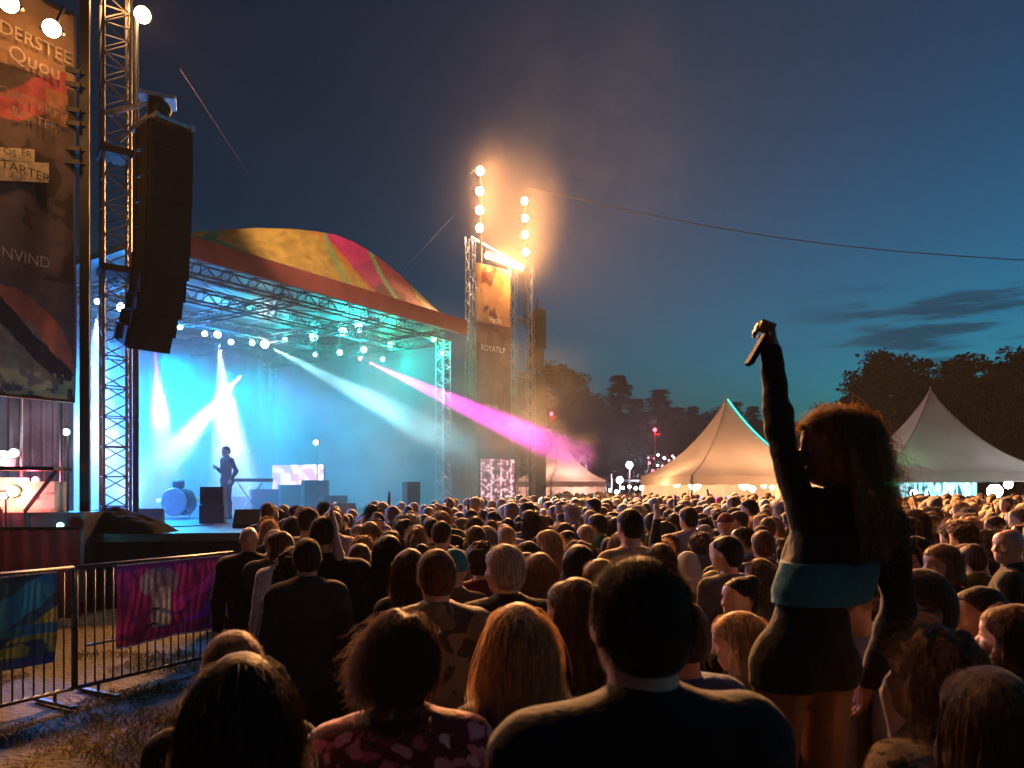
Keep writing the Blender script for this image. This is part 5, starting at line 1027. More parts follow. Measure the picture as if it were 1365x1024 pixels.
    def strands(s, n, length, r=.0009, segs=9, style='long', seed=0, wind=(0, 0, 0), curl=.0, grav=.42, stick=.22, jit=.22, back=-.095, lift=None, layer=None):
        """hair strands as slim three-sided tubes rooted on the scalp"""
        g = np.random.default_rng(seed); Rm, q, hc = s.HR, s.hs, s.hc; D = g.normal(size=(n*3, 3)); D /= np.linalg.norm(D, axis=1)[:, None]; ax = np.array((.0765, .096, .098))+.006
        loc = D*ax+np.array((0, -.012, .012)); line = np.interp(loc[:, 1], (-.11, -.045, -.015, .03, .06, .085, .13), (-.085, -.075, -.005, .005, .05, .066, .068)); ok = loc[:, 2] > line; loc = loc[ok][:n]; D = D[ok][:n]; n = len(loc)
        P = hc+(loc*q)@Rm.T; Nn = (D/ax); Nn /= np.linalg.norm(Nn, axis=1)[:, None]; Nn = Nn@Rm.T
        L_ = length*(.55+.6*g.random(n)); step = L_/segs; dn0 = np.array((0, 0, -1.))+Nn*Nn[:, 2:3]+(Nn*np.array((1, 1, 0)))*np.clip(Nn[:, 2:3], 0, 1); dn0 /= np.linalg.norm(dn0, axis=1)[:, None]+1e-6; d = dn0*(1.1 if style == 'short' else 1.0)+Nn*stick+g.normal(0, jit, (n, 3))*.35; pts = [P]; ph = g.random(n)*6.28; wob = g.normal(0, 1, (n, 3)); wob /= np.linalg.norm(wob, axis=1)[:, None]; lf = {'long': .013, 'short': .007}[style] if lift is None else lift; ly = {'long': .011, 'short': .004}[style] if layer is None else layer; axm = ax*q+lf+ly*g.random(n)[:, None]
        for i in range(segs):
            d = d/np.linalg.norm(d, axis=1)[:, None]; c = curl*np.sin(ph+i*1.55)[:, None]*wob
            d = d*(1-grav)+grav*np.array((0, 0, -1.))+c+np.array(wind)*(i/segs)**1.3+g.normal(0, jit*.16, (n, 3)); dn = d/np.linalg.norm(d, axis=1)[:, None]; p = pts[-1]+dn*step[:, None]
            l = (p-hc)@Rm-np.array((0, -.012, .012))*q; e = np.sqrt(((l/axm)**2).sum(1)); ins = e < (.75+.25*(i+1)/2 if i < 2 else 1); l[ins] = l[ins]/e[ins][:, None]*(min(1, .80+.1*i) if i < 2 else 1); fc = (l[:, 1] > .005*q) & (l[:, 2] < .05*q); l[fc, 1] = .005*q+.2*(l[fc, 1]-.005*q); l[fc, 0] = np.where(np.abs(l[fc, 0]) < .072*q, np.sign(l[fc, 0])*.072*q, l[fc, 0]); p = hc+(l+np.array((0, -.012, .012))*q)@Rm.T
            low = p[:, 2] < s.neck0[2]+.05; bk = p[:, 1]-hc[1] < .03; m = low & bk; p[m, 1] = np.minimum(p[m, 1], hc[1]+back-.02*g.random(m.sum())); pts.append(p)
        T = np.stack(pts, 1); a = np.linspace(1, .35, segs+1); tg = np.gradient(T, axis=1); tg /= np.linalg.norm(tg, axis=2)[..., None]+1e-9; u = np.cross(tg, np.array((.31, .52, .8))); u /= np.linalg.norm(u, axis=2)[..., None]+1e-9; v = np.cross(tg, u); rr = (r*a)[None, :, None]*(.7+.6*g.random(n))[:, None, None]
        R3 = [T+rr*(u*math.cos(t)+v*math.sin(t)) for t in (0, 2.094, 4.189)]; V = np.stack(R3, 2).reshape(-1, 3); base = (np.arange(n)[:, None]*(segs+1)+np.arange(segs)[None])*3; base = base.ravel()
        Q = np.concatenate([np.stack([base+j, base+(j+1) % 3, base+3+(j+1) % 3, base+3+j], 1) for j in range(3)]); return V, Q
def join(*ms):
    V, Q, n = [], [], 0
    for v, q in ms: V.append(v); Q.append(q+n); n += len(v)
    return np.concatenate(V), np.concatenate(Q)
def fast_mesh(name, V, Q, mats=(), col=None):
    me = bpy.data.meshes.new(name); me.vertices.add(len(V)); me.vertices.foreach_set('co', np.asarray(V, np.float32).ravel()); me.loops.add(Q.size); me.loops.foreach_set('vertex_index', Q.astype(np.int32).ravel()); w = Q.shape[1]
    me.polygons.add(len(Q)); me.polygons.foreach_set('loop_start', (np.arange(len(Q))*w).astype(np.int32)); me.polygons.foreach_set('use_smooth', np.ones(len(Q), bool))
    if col is not None: a = me.color_attributes.new('Col', 'FLOAT_COLOR', 'POINT'); c4 = np.ones((len(V), 4), np.float32); c4[:, :3] = col; a.data.foreach_set('color', c4.ravel())
    me.update(calc_edges=True)
    for m in (mats or [None]): me.materials.append(m)
    return me
# ---------------------------------------------------------------- cloth, skin and hair colours
def hairmat(name, c, rough=.58):
    m = bpy.data.materials.new(name); m.use_nodes = True; t = m.node_tree; b = t.nodes['Principled BSDF']; b.inputs['Roughness'].default_value = rough; b.inputs['Specular IOR Level'].default_value = .22; b.inputs['Sheen Weight'].default_value = .55; b.inputs['Sheen Roughness'].default_value = .35
    co = t.nodes.new('ShaderNodeTexCoord'); mp = t.nodes.new('ShaderNodeMapping'); mp.inputs['Scale'].default_value = (90, 90, 9); n = t.nodes.new('ShaderNodeTexNoise'); n.inputs['Scale'].default_value = 1; n.inputs['Detail'].default_value = 3; t.links.new(co.outputs['Object'], mp.inputs[0]); t.links.new(mp.outputs[0], n.inputs[0])
    r = t.nodes.new('ShaderNodeMapRange'); t.links.new(n.outputs['Fac'], r.inputs[0]); r.inputs[1].default_value = .3; r.inputs[2].default_value = .7; r.inputs[3].default_value = .45; r.inputs[4].default_value = 1.6
    x = t.nodes.new('ShaderNodeVectorMath'); x.operation = 'SCALE'; x.inputs[0].default_value = c; t.links.new(r.outputs[0], x.inputs['Scale']); t.links.new(x.outputs[0], b.inputs['Base Color'])
    q = t.nodes.new('ShaderNodeBump'); q.inputs['Strength'].default_value = .6; q.inputs['Distance'].default_value = .004; t.links.new(n.outputs['Fac'], q.inputs['Height']); t.links.new(q.outputs[0], b.inputs['Normal'])
    tr = t.nodes.new('ShaderNodeBsdfTranslucent'); y = t.nodes.new('ShaderNodeVectorMath'); y.operation = 'SCALE'; y.inputs[3].default_value = 2.7; t.links.new(x.outputs[0], y.inputs[0]); t.links.new(y.outputs[0], tr.inputs[0]); ms = t.nodes.new('ShaderNodeMixShader'); ms.inputs[0].default_value = .45
    t.links.new(b.outputs[0], ms.inputs[1]); t.links.new(tr.outputs[0], ms.inputs[2]); t.links.new(ms.outputs[0], t.nodes['Material Output'].inputs[0]); return m
HM = {k: hairmat('hair '+k, c) for k, c in {'black': (.012, .010, .009), 'dark brown': (.045, .024, .014), 'brown': (.095, .056, .034), 'light brown': (.19, .125, .075), 'honey': (.25, .165, .09), 'blonde': (.42, .31, .18), 'grey': (.26, .24, .22), 'auburn': (.105, .048, .026)}.items()}
SM = {k: mat('skin '+k, c, .48, 0, .10, 18, .12) for k, c in {'fair': (.52, .31, .22), 'tan': (.38, .21, .13), 'brown': (.19, .095, .055)}.items()}
CM = {k: mat('cloth '+k, c, .9, 0, .22, 7, .35, spec=.15, sheen=.10) for k, c in {'black': (.012, .012, .013), 'charcoal': (.035, .034, .037), 'grey': (.13, .13, .135), 'light grey': (.34, .33, .34), 'white': (.62, .60, .58), 'navy': (.014, .020, .050), 'blue': (.04, .09, .22), 'denim': (.07, .10, .16), 'maroon': (.11, .018, .022), 'red': (.32, .025, .025), 'olive': (.06, .062, .028), 'green': (.02, .10, .05), 'brown': (.10, .06, .035), 'beige': (.32, .25, .17), 'mustard': (.34, .20, .03), 'pink': (.42, .16, .19), 'lilac': (.30, .27, .38), 'teal': (.03, .17, .20)}.items()}
# ---------------------------------------------------------------- special cloths
def spots(name, base, tones, scale, thr=.33):
    m = mat(name, base, .85, 0, .3, 6, .3, sheen=.2); t = m.node_tree; b = t.nodes['Principled BSDF']; c = t.nodes.new('ShaderNodeTexCoord'); w = t.nodes.new('ShaderNodeTexNoise'); w.inputs['Scale'].default_value = scale*.7
    ad = t.nodes.new('ShaderNodeMixRGB'); ad.blend_type = 'LINEAR_LIGHT'; ad.inputs[0].default_value = .05; t.links.new(c.outputs['Object'], ad.inputs[1]); t.links.new(c.outputs['Object'], w.inputs[0]); t.links.new(w.outputs['Color'], ad.inputs[2])
    v = t.nodes.new('ShaderNodeTexVoronoi'); v.inputs['Scale'].default_value = scale; t.links.new(ad.outputs[0], v.inputs['Vector'])
    r = t.nodes.new('ShaderNodeMapRange'); t.links.new(v.outputs['Distance'], r.inputs[0]); r.inputs[1].default_value = thr; r.inputs[2].default_value = thr+.08; r.inputs[3].default_value = 1; r.inputs[4].default_value = 0
    s = t.nodes.new('ShaderNodeSeparateColor'); t.links.new(v.outputs['Color'], s.inputs[0]); rp = t.nodes.new('ShaderNodeValToRGB'); rp.color_ramp.interpolation = 'CONSTANT'; el = rp.color_ramp.elements
    for i, q in enumerate(tones):
        e = el[i] if i < 2 else el.new(i/len(tones)); e.position = i/len(tones); e.color = (*q, 1)
    t.links.new(s.outputs[0], rp.inputs[0]); mx = t.nodes.new('ShaderNodeMix'); mx.data_type = 'RGBA'; mx.inputs[6].default_value = (*base, 1); t.links.new(r.outputs[0], mx.inputs[0]); t.links.new(rp.outputs[0], mx.inputs[7]); t.links.new(mx.outputs[2], b.inputs['Base Color']); return m
CM['floral'] = spots('floral cloth', (.09, .014, .03), [(.62, .30, .36), (.45, .10, .16), (.75, .60, .60), (.25, .05, .09), (.55, .18, .26)], 21, .42)
CM['camouflage'] = spots('camouflage cloth', (.05, .045, .025), [(.09, .075, .04), (.02, .02, .014), (.13, .10, .06)], 15, .95)
CM['mottled fur'] = spots('mottled fur', (.10, .07, .045), [(.28, .21, .14), (.02, .016, .012), (.20, .15, .10)], 30, .95)
M['matte'] = mat('matt black plastic', (.01, .01, .01), .9, 0, .1, 5, spec=.1)
def build(root, nm, ms, m):
    me = fast_mesh(nm, *ms, [m]); o = bpy.data.objects.new(nm, me); C.objects.link(o); o.parent = root; return o
def stage_yaw(x, y): return math.atan2(-(-6.5-x), 24-y)
def person(px, top, d, label, sex='m', wide=1.0, arms=('down', 'down'), yaw=0, pitch=0, roll=0, turn=0, hair=('short', 'dark brown'), hk={}, strand=None, garment=('shirt', 'black'), gk={}, legs='charcoal', skin='fair', hat=None, res=.012, group=None, rz=None, custom=None, head=1.0, base=0.0, hairv=.012, trk={}, shoes=True, fine=False, extra=None, butt=1.0, hgt=None, seed=None, curls=(.5, .5), ups=(None, None)):
    x = atx(px, d); z0 = float(gz(x, d))+base; h = (hgt if hgt else atz(top, d)-z0-hairv); p = Person(h, sex, wide, arms, yaw, pitch, roll, custom=custom, res=res, seed=seed if seed is not None else int(px), head=head, butt=butt)
    r = (stage_yaw(x, d) if rz is None else rz)+turn; Mr = Matrix.Rotation(r, 3, 'Z'); off = Mr @ Vector((p.hc[0], p.hc[1], 0)); t = thing('person', label, 'person', (x-off.x, d-off.y, z0), r, group)
    build(t, 'body', p.body(fine, curls, ups), SM[skin])
    if garment: build(t, garment[0], p.top(garment[0], **gk), CM[garment[1]])
    if legs: build(t, 'trousers', p.trousers(**trk), CM[legs])
    if shoes: build(t, 'shoes', p.shoes(), CM['black'])
    if hair:
        ms = p.hair(hair[0], **hk)
        if strand: ms = join(ms, p.strands(**strand))
        build(t, 'hair', ms, HM[hair[1]])
    if hat: build(t, hat[0], p.hat(hat[0]), CM[hat[1]])
    if extra: extra(t, p)
    return t, p
fuzz = dict(n=1500, length=.013, r=.0006, segs=3, style='short', stick=.7, grav=.04, jit=.5)
def glasses(t, p):
    mb = MB(); H = lambda q: MW[t.name] @ Vector(p.H(q))
    for sd in (-1, 1):
        pts = [H((sd*.034+.024*math.cos(a), .112-.012*abs(math.cos(a))*0, .008+.019*math.sin(a))) for a in np.linspace(0, 6.283, 17)]; mb.path(pts, .0022, 5); mb.tube(H((sd*.058, .110, .012)), H((sd*.086, .0, .006)), .0022, 5)
    mb.tube(H((-.010, .114, .012)), H((.010, .114, .012)), .0022, 5); mb.obj('glasses', M['black'], t)
# ---------------------------------------------------------------- the nearest people
person(850, 730, 1.45, 'big man in black shirt with short dark hair, largest head at the front', 'm', 1.06, yaw=-.02, turn=-.03, hair=('short', 'dark brown'), hk=dict(vol=.0), strand=dict(fuzz, n=9000, length=.022, lift=.010, layer=.006), custom=dict(skull=(0, .018, 1.618)), hgt=2.02, garment=('shirt', 'black'), gk=dict(sleeve=.5, nl=.075), res=.009, head=.93, hairv=.014)
person(322, 858, 1.66, 'woman with very long dark hair spreading over her black top, front left', 'f', 1.0, yaw=.05, hair=('long', 'dark brown'), head=.94, hk=dict(length=.50, spread=1.35), strand=dict(n=4200, length=.54, r=.0009, segs=13, grav=.36, stick=.2, curl=.16, jit=.32, layer=.012), garment=('shirt', 'black'), res=.010, hairv=.03)
person(312, 842, 2.15, 'person with cropped light hair half hidden behind the long dark hair', 'm', .95, hair=('short', 'light brown'), strand=dict(fuzz, n=2500), garment=('jacket', 'black'), res=.011)
person(409, 718, 4.6, 'man in a plain dark grey sweater standing alone by the barrier', 'm', .93, turn=.1, hair=('short', 'dark brown'), strand=dict(fuzz, n=1800), garment=('shirt', 'charcoal'), gk=dict(e=.026, amp=.005, nl=.085), legs='black', res=.011)
person(537, 806, 1.98, 'woman with windblown curly brown hair in a pink floral shirt', 'f', 1.12, yaw=-.28, turn=-.1, hair=('curly', 'auburn'), head=.94, hk=dict(vol=-.022), strand=dict(n=3800, length=.15, r=.0009, segs=10, grav=.24, stick=.2, curl=.8, jit=.4, wind=(-.32, 0, .02), lift=.008, layer=.014), garment=('shirt', 'floral'), gk=dict(e=.02, nl=.085), res=.010, hairv=.03)
person(690, 797, 2.2, 'woman with long straight blonde hair, left of the big man', 'f', .95, yaw=.1, hair=('long', 'blonde'), head=.95, hk=dict(length=.36, spread=1.0), strand=dict(n=4600, length=.42, r=.0008, segs=11, grav=.40, stick=.22, curl=.2, jit=.35, wind=(-.2, 0, 0), layer=.012), garment=('shirt', 'charcoal'), gk=dict(sleeve=.45), res=.011, hairv=.028)
person(581, 733, 3.4, 'man in a camouflage jacket with short reddish hair', 'm', 1.0, hair=('short', 'auburn'), strand=dict(fuzz, n=1800), garment=('jacket', 'camouflage'), gk=dict(e=.03, amp=.007), legs='black', res=.012, arms=('bent', 'down'))
person(672, 728, 3.7, 'man in a dark jacket with collar and greying short hair', 'm', 1.0, yaw=.25, hair=('crop', 'grey'), strand=dict(fuzz, n=1500, length=.03), garment=('jacket', 'black'), gk=dict(e=.026), legs='black', res=.012)
person(765, 768, 2.7, 'woman with brown hair beside the big man, wearing a patterned scarf', 'f', .95, yaw=.3, turn=.2, hair=('long', 'brown'), hk=dict(length=.25), strand=dict(n=1800, length=.30, segs=9, curl=.3, wind=(-.1, 0, 0)), garment=('jacket', 'mottled fur'), res=.012, hairv=.025)
person(905, 800, 2.5, 'person in a pale blue shirt mostly hidden behind the big man', 'm', .9, hair=('short', 'brown'), garment=('shirt', 'blue'), gk=dict(e=.02), res=.014)
def hood_up(t, p): pass
person(915, 735, 6.3, 'person in a light grey hoodie with the hood up', 'm', .95, hair=None, hat=('hood', 'light grey'), garment=('shirt', 'light grey'), gk=dict(e=.03, amp=.007), legs='denim', res=.014, hairv=.03)
person(839, 679, 5.6, 'tall man whose dark head rises above the middle crowd', 'm', 1.0, hair=('short', 'black'), strand=dict(fuzz, n=1200), garment=('shirt', 'beige'), res=.013)
person(332, 702, 6.7, 'bald man in a black jacket with a white patch at the barrier end', 'm', 1.05, hair=None, garment=('jacket', 'black'), gk=dict(e=.024), legs='black', res=.013, extra=lambda t, p: mesh_obj('patch', [MW[t.name] @ Vector((.06+.055*math.cos(a)*(1.0), -.150-.0*a, 1.25+.075*math.sin(a))) for a in np.linspace(0, 6.1, 12)], [tuple(range(12))], CM['white'], t))
person(433, 688, 5.0, 'tall broad man in a long black coat behind the sweater man', 'm', 1.15, yaw=-.2, turn=-.3, hair=('buzz', 'dark brown'), strand=dict(fuzz, n=1200, length=.008), garment=('coat', 'black'), gk=dict(hem=.62, e=.03), legs='black', res=.013)
person(392, 727, 4.9, 'woman with round curly dark hair left of the sweater man', 'f', 1.0, yaw=.2, hair=('curly', 'dark brown'), strand=dict(n=900, length=.07, style='short', stick=1.0, curl=.8, grav=.1, jit=.4), garment=('shirt', 'grey'), res=.013, hairv=.05)
person(372, 706, 6.0, 'person in a white shirt looking left before the dark stage edge', 'f', .95, yaw=.7, turn=.4, hair=('bob', 'brown'), garment=('shirt', 'white'), res=.014, hairv=.035)
person(518, 711, 5.0, 'woman with straight long black hair raising one arm to her head', 'f', .95, arms=('wave', 'down'), hair=('long', 'black'), hk=dict(length=.28), strand=dict(n=1200, length=.3), garment=('shirt', 'charcoal'), gk=dict(sleeve=.35), res=.013, hairv=.028)
person(546, 729, 4.3, 'woman with long brown hair in a dark sleeveless top', 'f', .95, yaw=.2, hair=('long', 'brown'), hk=dict(length=.30, spread=1.3), strand=dict(n=1400, length=.34, curl=.2), garment=('shirt', 'navy'), gk=dict(sleeve=.12), res=.012, hairv=.028)
person(605, 736, 4.8, 'person in a pale blue knitted beanie', 'm', .95, hair=None, hat=('beanie', 'teal'), garment=('jacket', 'brown'), res=.014, hairv=.02)
person(719, 734, 4.2, 'woman with long fair hair in front of the middle crowd', 'f', .95, yaw=-.2, hair=('long', 'light brown'), hk=dict(length=.28, spread=1.25), strand=dict(n=1300, length=.32, curl=.2), garment=('jacket', 'olive'), res=.013, hairv=.028)
person(771, 724, 4.7, 'person with a smooth dark round head of hair above the patterned scarf', 'f', 1.0, hair=('bob', 'black'), hk=dict(vol=.008), strand=dict(n=700, length=.14), garment=('jacket', 'black'), res=.013, hairv=.04)
person(503, 684, 8.6, 'man in a black cap standing tall near the stage', 'm', 1.05, turn=2.9, hair=('short', 'black'), hat=('cap', 'black'), garment=('jacket', 'black'), res=.016, base=.12)
person(985, 809, 2.9, 'blonde woman in a furry collared jacket beside the raised arm woman', 'f', 1.0, yaw=.6, turn=.2, pitch=-.25, hair=('long', 'blonde'), hk=dict(length=.2), strand=dict(n=1700, length=.28, curl=.25, jit=.3), garment=('coat', 'mottled fur'), gk=dict(e=.03), res=.012, hairv=.028)
person(986, 771, 4.0, 'person in profile facing left with dark tied hair', 'f', .95, yaw=1.1, turn=.5, hair=('bun', 'black'), strand=dict(n=700, length=.05, style='short', stick=.3), garment=('jacket', 'charcoal'), res=.011)
person(1136, 752, 2.75, 'person with glasses, face lit orange, just right of the raised arm woman', 'm', .95, yaw=1.0, turn=.45, pitch=.15, hair=('short', 'brown'), strand=dict(fuzz), garment=('shirt', 'lilac'), gk=dict(e=.02), skin='tan', res=.0095, extra=glasses)
person(1222, 762, 2.5, 'man with glasses and swept back hair in a lilac grey shirt', 'm', 1.05, yaw=.85, turn=.5, hair=('crop', 'brown'), hk=dict(vol=.004), strand=dict(fuzz, n=2200, length=.03), garment=('shirt', 'lilac'), gk=dict(e=.018, sleeve=1.0), res=.0095, extra=glasses, hairv=.018)
person(1242, 826, 1.95, 'woman with tousled curly brown hair in a mottled fur jacket', 'f', 1.0, yaw=.15, turn=.1, hair=('curly', 'light brown'), strand=dict(n=2600, length=.15, r=.0009, segs=8, stick=.7, curl=.8, grav=.2, jit=.5), garment=('coat', 'mottled fur'), gk=dict(e=.034, amp=.008), res=.010, hairv=.055)
person(1318, 880, 1.62, 'woman with shoulder length fair hair in a grey hoodie, bottom right corner', 'f', 1.05, yaw=-.1, turn=-.3, hair=('bob', 'light brown'), hk=dict(vol=.004), strand=dict(n=3200, length=.22, segs=9, curl=.12), garment=('hoodie', 'grey'), gk=dict(e=.026), res=.010, hairv=.04)
person(1345, 705, 5.2, 'bald man in a dark jacket near the right edge', 'm', 1.05, yaw=.9, turn=.4, hair=None, garment=('jacket', 'black'), res=.012)
person(1217, 716, 4.6, 'man with dark hair above a purple scarf collar', 'm', 1.0, yaw=.6, hair=('short', 'black'), garment=('jacket', 'lilac'), skin='tan', res=.012)
person(1255, 722, 4.4, 'woman with fair bobbed hair facing left behind the glasses man', 'f', .95, yaw=1.0, turn=.4, hair=('bob', 'light brown'), strand=dict(n=600, length=.13), garment=('jacket', 'black'), res=.012, hairv=.035)
person(1305, 785, 3.0, 'person with short dark hair facing left behind the grey hoodie', 'm', .95, yaw=.8, turn=.5, hair=('crop', 'dark brown'), strand=dict(fuzz, n=1500), garment=('jacket', 'charcoal'), skin='tan', res=.011)
person(1350, 800, 2.6, 'person with wavy reddish hair cut off by the right edge', 'f', .95, yaw=.3, hair=('bob', 'auburn'), strand=dict(n=1400, length=.18, curl=.4), garment=('coat', 'black'), res=.012, hairv=.035)
person(1180, 800, 3.3, 'person with dark hair half hidden behind the raised arm woman', 'm', .95, hair=('short', 'black'), garment=('shirt', 'grey'), res=.013)
person(1012, 742, 4.9, 'woman with loose light hair in a pale cardigan left of the raised arm woman', 'f', .95, yaw=.3, hair=('long', 'light brown'), hk=dict(length=.2), strand=dict(n=900, length=.24), garment=('jacket', 'beige'), res=.013, hairv=.028)
person(968, 716, 5.2, 'man with dark round hair in a grey shirt under the orange tent', 'm', 1.0, yaw=.4, hair=('crop', 'black'), strand=dict(fuzz, n=900), garment=('shirt', 'grey'), res=.013)
person(880, 722, 5.0, 'woman with brown wavy hair right behind the tall man', 'f', .95, yaw=-.2, hair=('long', 'brown'), hk=dict(length=.24), strand=dict(n=900, length=.26, curl=.3), garment=('jacket', 'maroon'), res=.013, hairv=.028)
person(640, 720, 5.4, 'person with dark curly hair between the camouflage jacket and grey haired man', 'f', 1.0, hair=('curly', 'dark brown'), garment=('shirt', 'maroon'), res=.014, hairv=.05)
person(480, 722, 5.8, 'woman with cropped brown hair in a beige top, right of the black coat', 'f', .95, yaw=-.4, hair=('bob', 'brown'), garment=('shirt', 'beige'), res=.014, hairv=.035)
person(800, 742, 3.9, 'woman with light brown hair just behind the big man', 'f', .95, hair=('long', 'light brown'), hk=dict(length=.25), strand=dict(n=900, length=.28), garment=('jacket', 'navy'), res=.013, hairv=.028)
person(1072, 835, 2.85, 'person in a black jacket hidden behind the raised arm woman', 'm', 1.0, hair=('short', 'black'), garment=('jacket', 'black'), res=.014)  # unseen figure moved close behind her to block the tower light on her legs
# ---------------------------------------------------------------- the woman with the raised arm, standing on a case
WX, WD = atx(1115, 2.3), 2.3; cus = dict(pel=(-.135, 0, .985), waist=(-.105, .005, 1.145), chest=(-.02, .01, 1.29), neck=(.035, -.015, 1.46), skull=(.045, .02, 1.648), shL=(-.115, .015, 1.435), elL=(-.140, .12, 1.69), wrL=(-.115, .19, 1.965), shR=(.160, -.03, 1.395), elR=(.175, -.06, 1.12), wrR=(.15, .04, .885),
    hipL=(-.218, 0, .955), hipR=(-.052, 0, .955), kneeL=(-.255, .0, .50), kneeR=(-.05, .03, .50), ankL=(-.27, -.015, .085), ankR=(-.05, -.01, .085), toeL=(-.29, .14, .03), toeR=(-.03, .14, .03))
HB = atz(535, WD)-1.68-.02
def raised(t, p):
    F = Field(p.lo, p.hi, .008); p.torso(F, .015); F.wrinkle(.004, 40, 5, (1, 1, 2)); F.plane((0, 0, 1), 1.23); F.plane((0, 0, -1), -1.105); build(t, 'waist_shirt', F.mesh(), CM['teal'])
    mb = MB()
    for z in (.985,): pass
wt, wp = person(1115, 535, WD, 'woman in black crop top and dark shorts raising her left arm, seen from behind', 'f', .92, yaw=1.05, pitch=-.12, turn=0, rz=.30, custom=cus, butt=.78, skin='brown', hgt=1.68, base=HB, res=.0066, hair=('long', 'honey'), hk=dict(length=.10, spread=.5),
    strand=dict(n=3000, length=.36, r=.0009, segs=15, grav=.36, stick=.16, curl=1.0, jit=.35, wind=(.0, -.12, 0), layer=.02, back=-.065), garment=('shirt', 'black'), gk=dict(e=.012, amp=.008, hem=1.15/.96, hemtilt=-.06), legs='black', trk=dict(cuff=.86/.96, flare=.01, e=.004, topz=1.135/.96, we=.016), curls=(1.35, .45), ups=((-.5, .2, 0), None), extra=raised)
b = MW[wt.name]; bz = float(gz(b.translation.x, b.translation.y)); t = thing('flight_case', 'dark equipment case the woman with the raised arm stands on', 'case', (b.translation.x, b.translation.y, bz)); mb = MB(); c0 = b @ Vector((-.12, .05, 0)); hh = b.translation.z-bz
mb.box((c0.x, c0.y, bz+hh/2-.01), (.72, .5, hh-.04), .3); mb.obj('case', M['case'], t); mb = MB()
for sx in (-1, 1):
    for sy in (-1, 1): q = Matrix.Translation((c0.x, c0.y, bz)) @ Matrix.Rotation(.3, 4, 'Z'); mb.box(q @ Vector((sx*.355, sy*.245, hh/2-.005)), (.03, .03, hh-.01), .3)
mb.obj('corner_trim', M['alu'], t)
# dark phone in the raised fist
w = wp.J['wrL']; f = w-wp.J['elL']; f /= np.linalg.norm(f); hp = b @ Vector(w+f*.085); lo = at(991, 492, hp.y-.02); dv = (Vector((hp.x-.012, hp.y-.02, hp.z))-lo).normalized(); sdv = dv.cross(Vector((0, 1, 0))).normalized(); fw = sdv.cross(dv)
lo = hp-dv*.122; t = thing('phone', 'slim dark phone held in the raised fist', 'phone', lo+dv*.07); mb = MB(); mb.box(lo+dv*.062, (.017, .050, .150), ax=(sdv, fw, dv)); mb.obj('phone_body', M['matte'], t); mb = MB(); mb.box(lo+dv*.062-sdv*.009, (.002, .046, .142), ax=(sdv, fw, dv)); mb.obj('phone_screen', M['matte'], t)
# ---------------------------------------------------------------- performers
def performer(px, py, label, arms, turn, garment, top=None, **kw):
    p = on_deck(px, py); x, d = p.x, p.y; return person(px, top, d, label, arms=arms, turn=turn, garment=garment, base=DK-float(gz(x, d)), res=.018, **kw)
performer(301, 692, 'singer in dark clothes standing on stage behind the speaker cabinets', ('hip', 'bent'), 2.6, ('jacket', 'black'), 595, legs='black', hair=('short', 'black'))
# ---------------------------------------------------------------- the crowd: kinds of figure, then three hundred single people
KINDS = [('m', 'short', 'short haired', ('down', 'down'), 'shirt', None), ('m', 'crop', 'tousle haired', ('bent', 'down'), 'jacket', None), ('m', 'buzz', 'close cropped', ('down', 'front'), 'hoodie', None), ('m', None, 'capped', ('down', 'down'), 'jacket', 'cap'),
    ('m', None, 'hooded', ('front', 'front'), 'shirt', 'hood'), ('m', 'curly', 'curly haired', ('clap', 'clap'), 'shirt', None), ('f', 'long', 'long haired', ('down', 'down'), 'jacket', None), ('f', 'long', 'wavy long haired', ('bent', 'bent'), 'shirt', None),
    ('f', 'pony', 'ponytailed', ('down', 'bent'), 'shirt', None), ('f', 'bun', 'bun haired', ('front', 'down'), 'hoodie', None), ('f', 'bob', 'bob haired', ('down', 'hip'), 'jacket', None), ('f', 'long', 'long haired arm raising', ('down', 'wave'), 'shirt', None),
    ('m', 'short', 'short haired', ('front', 'bent'), 'jacket', None), ('m', 'crop', 'tousle haired phone holding', ('phone', 'phone'), 'jacket', None), ('m', None, 'beanie wearing', ('down', 'bent'), 'jacket', 'beanie'), ('f', 'curly', 'curly haired', ('down', 'down'), 'coat', None)]
TP = []
for i, (sx, hs, desc, ar, g, hat) in enumerate(KINDS):
    p = Person(1.72 if sx == 'm' else 1.66, sex=sx, wide=1.0+.03*(i % 3), arms=ar, yaw=(-.25, .1, .3, 0)[i % 4], pitch=-.05*(i % 2), res=.0165, seed=i); parts = {'body': p.body(), g: p.top(g, e=.020), 'trousers': p.trousers(), 'shoes': p.shoes()}
    if hs:
        ms = p.hair(hs, length=.26 if hs == 'long' else .22); n, ln = {'long': (1300, .32), 'bob': (1000, .17), 'curly': (1300, .09), 'pony': (700, .06), 'bun': (700, .05)}.get(hs, (1500, .020))
        ms = join(ms, p.strands(n, ln, r=.0013, segs=7 if ln > .1 else 3, lift=.038 if hs == 'curly' else None, style='long' if ln > .1 else 'short', seed=i, stick=.3 if ln > .1 else 1.0, curl=.8 if hs == 'curly' else .15, grav=.4 if ln > .1 else .05, jit=.35)); parts['hair'] = ms
    if hat: parts[hat] = p.hat(hat)
    TP.append((p.h, {k: fast_mesh(k, *v, [CM['black']]) for k, v in parts.items()}))
def blocked(x, d):
    px = CX+F*x/d
    if d < 13.0 and px < np.interp(d, (4, 6, 8, 10, 13), (420, 360, 352, 352, 372)): return True
    if d >= 13.0 and x < np.interp(d, (13, 13.4, 27.6, 40), (-3.6, -3.4, -.2, -.2)): return True
    if d > 28 and px < 725: return True
    if d > 32 and 715 < px < 745: return True
    if px < 860 and d > 44: return True
    if px >= 860 and d > 32.5: return True
    return False
taken = [(o.location.x, o.location.y) for o in C.objects if o.name.startswith('person') and o.type == 'EMPTY']
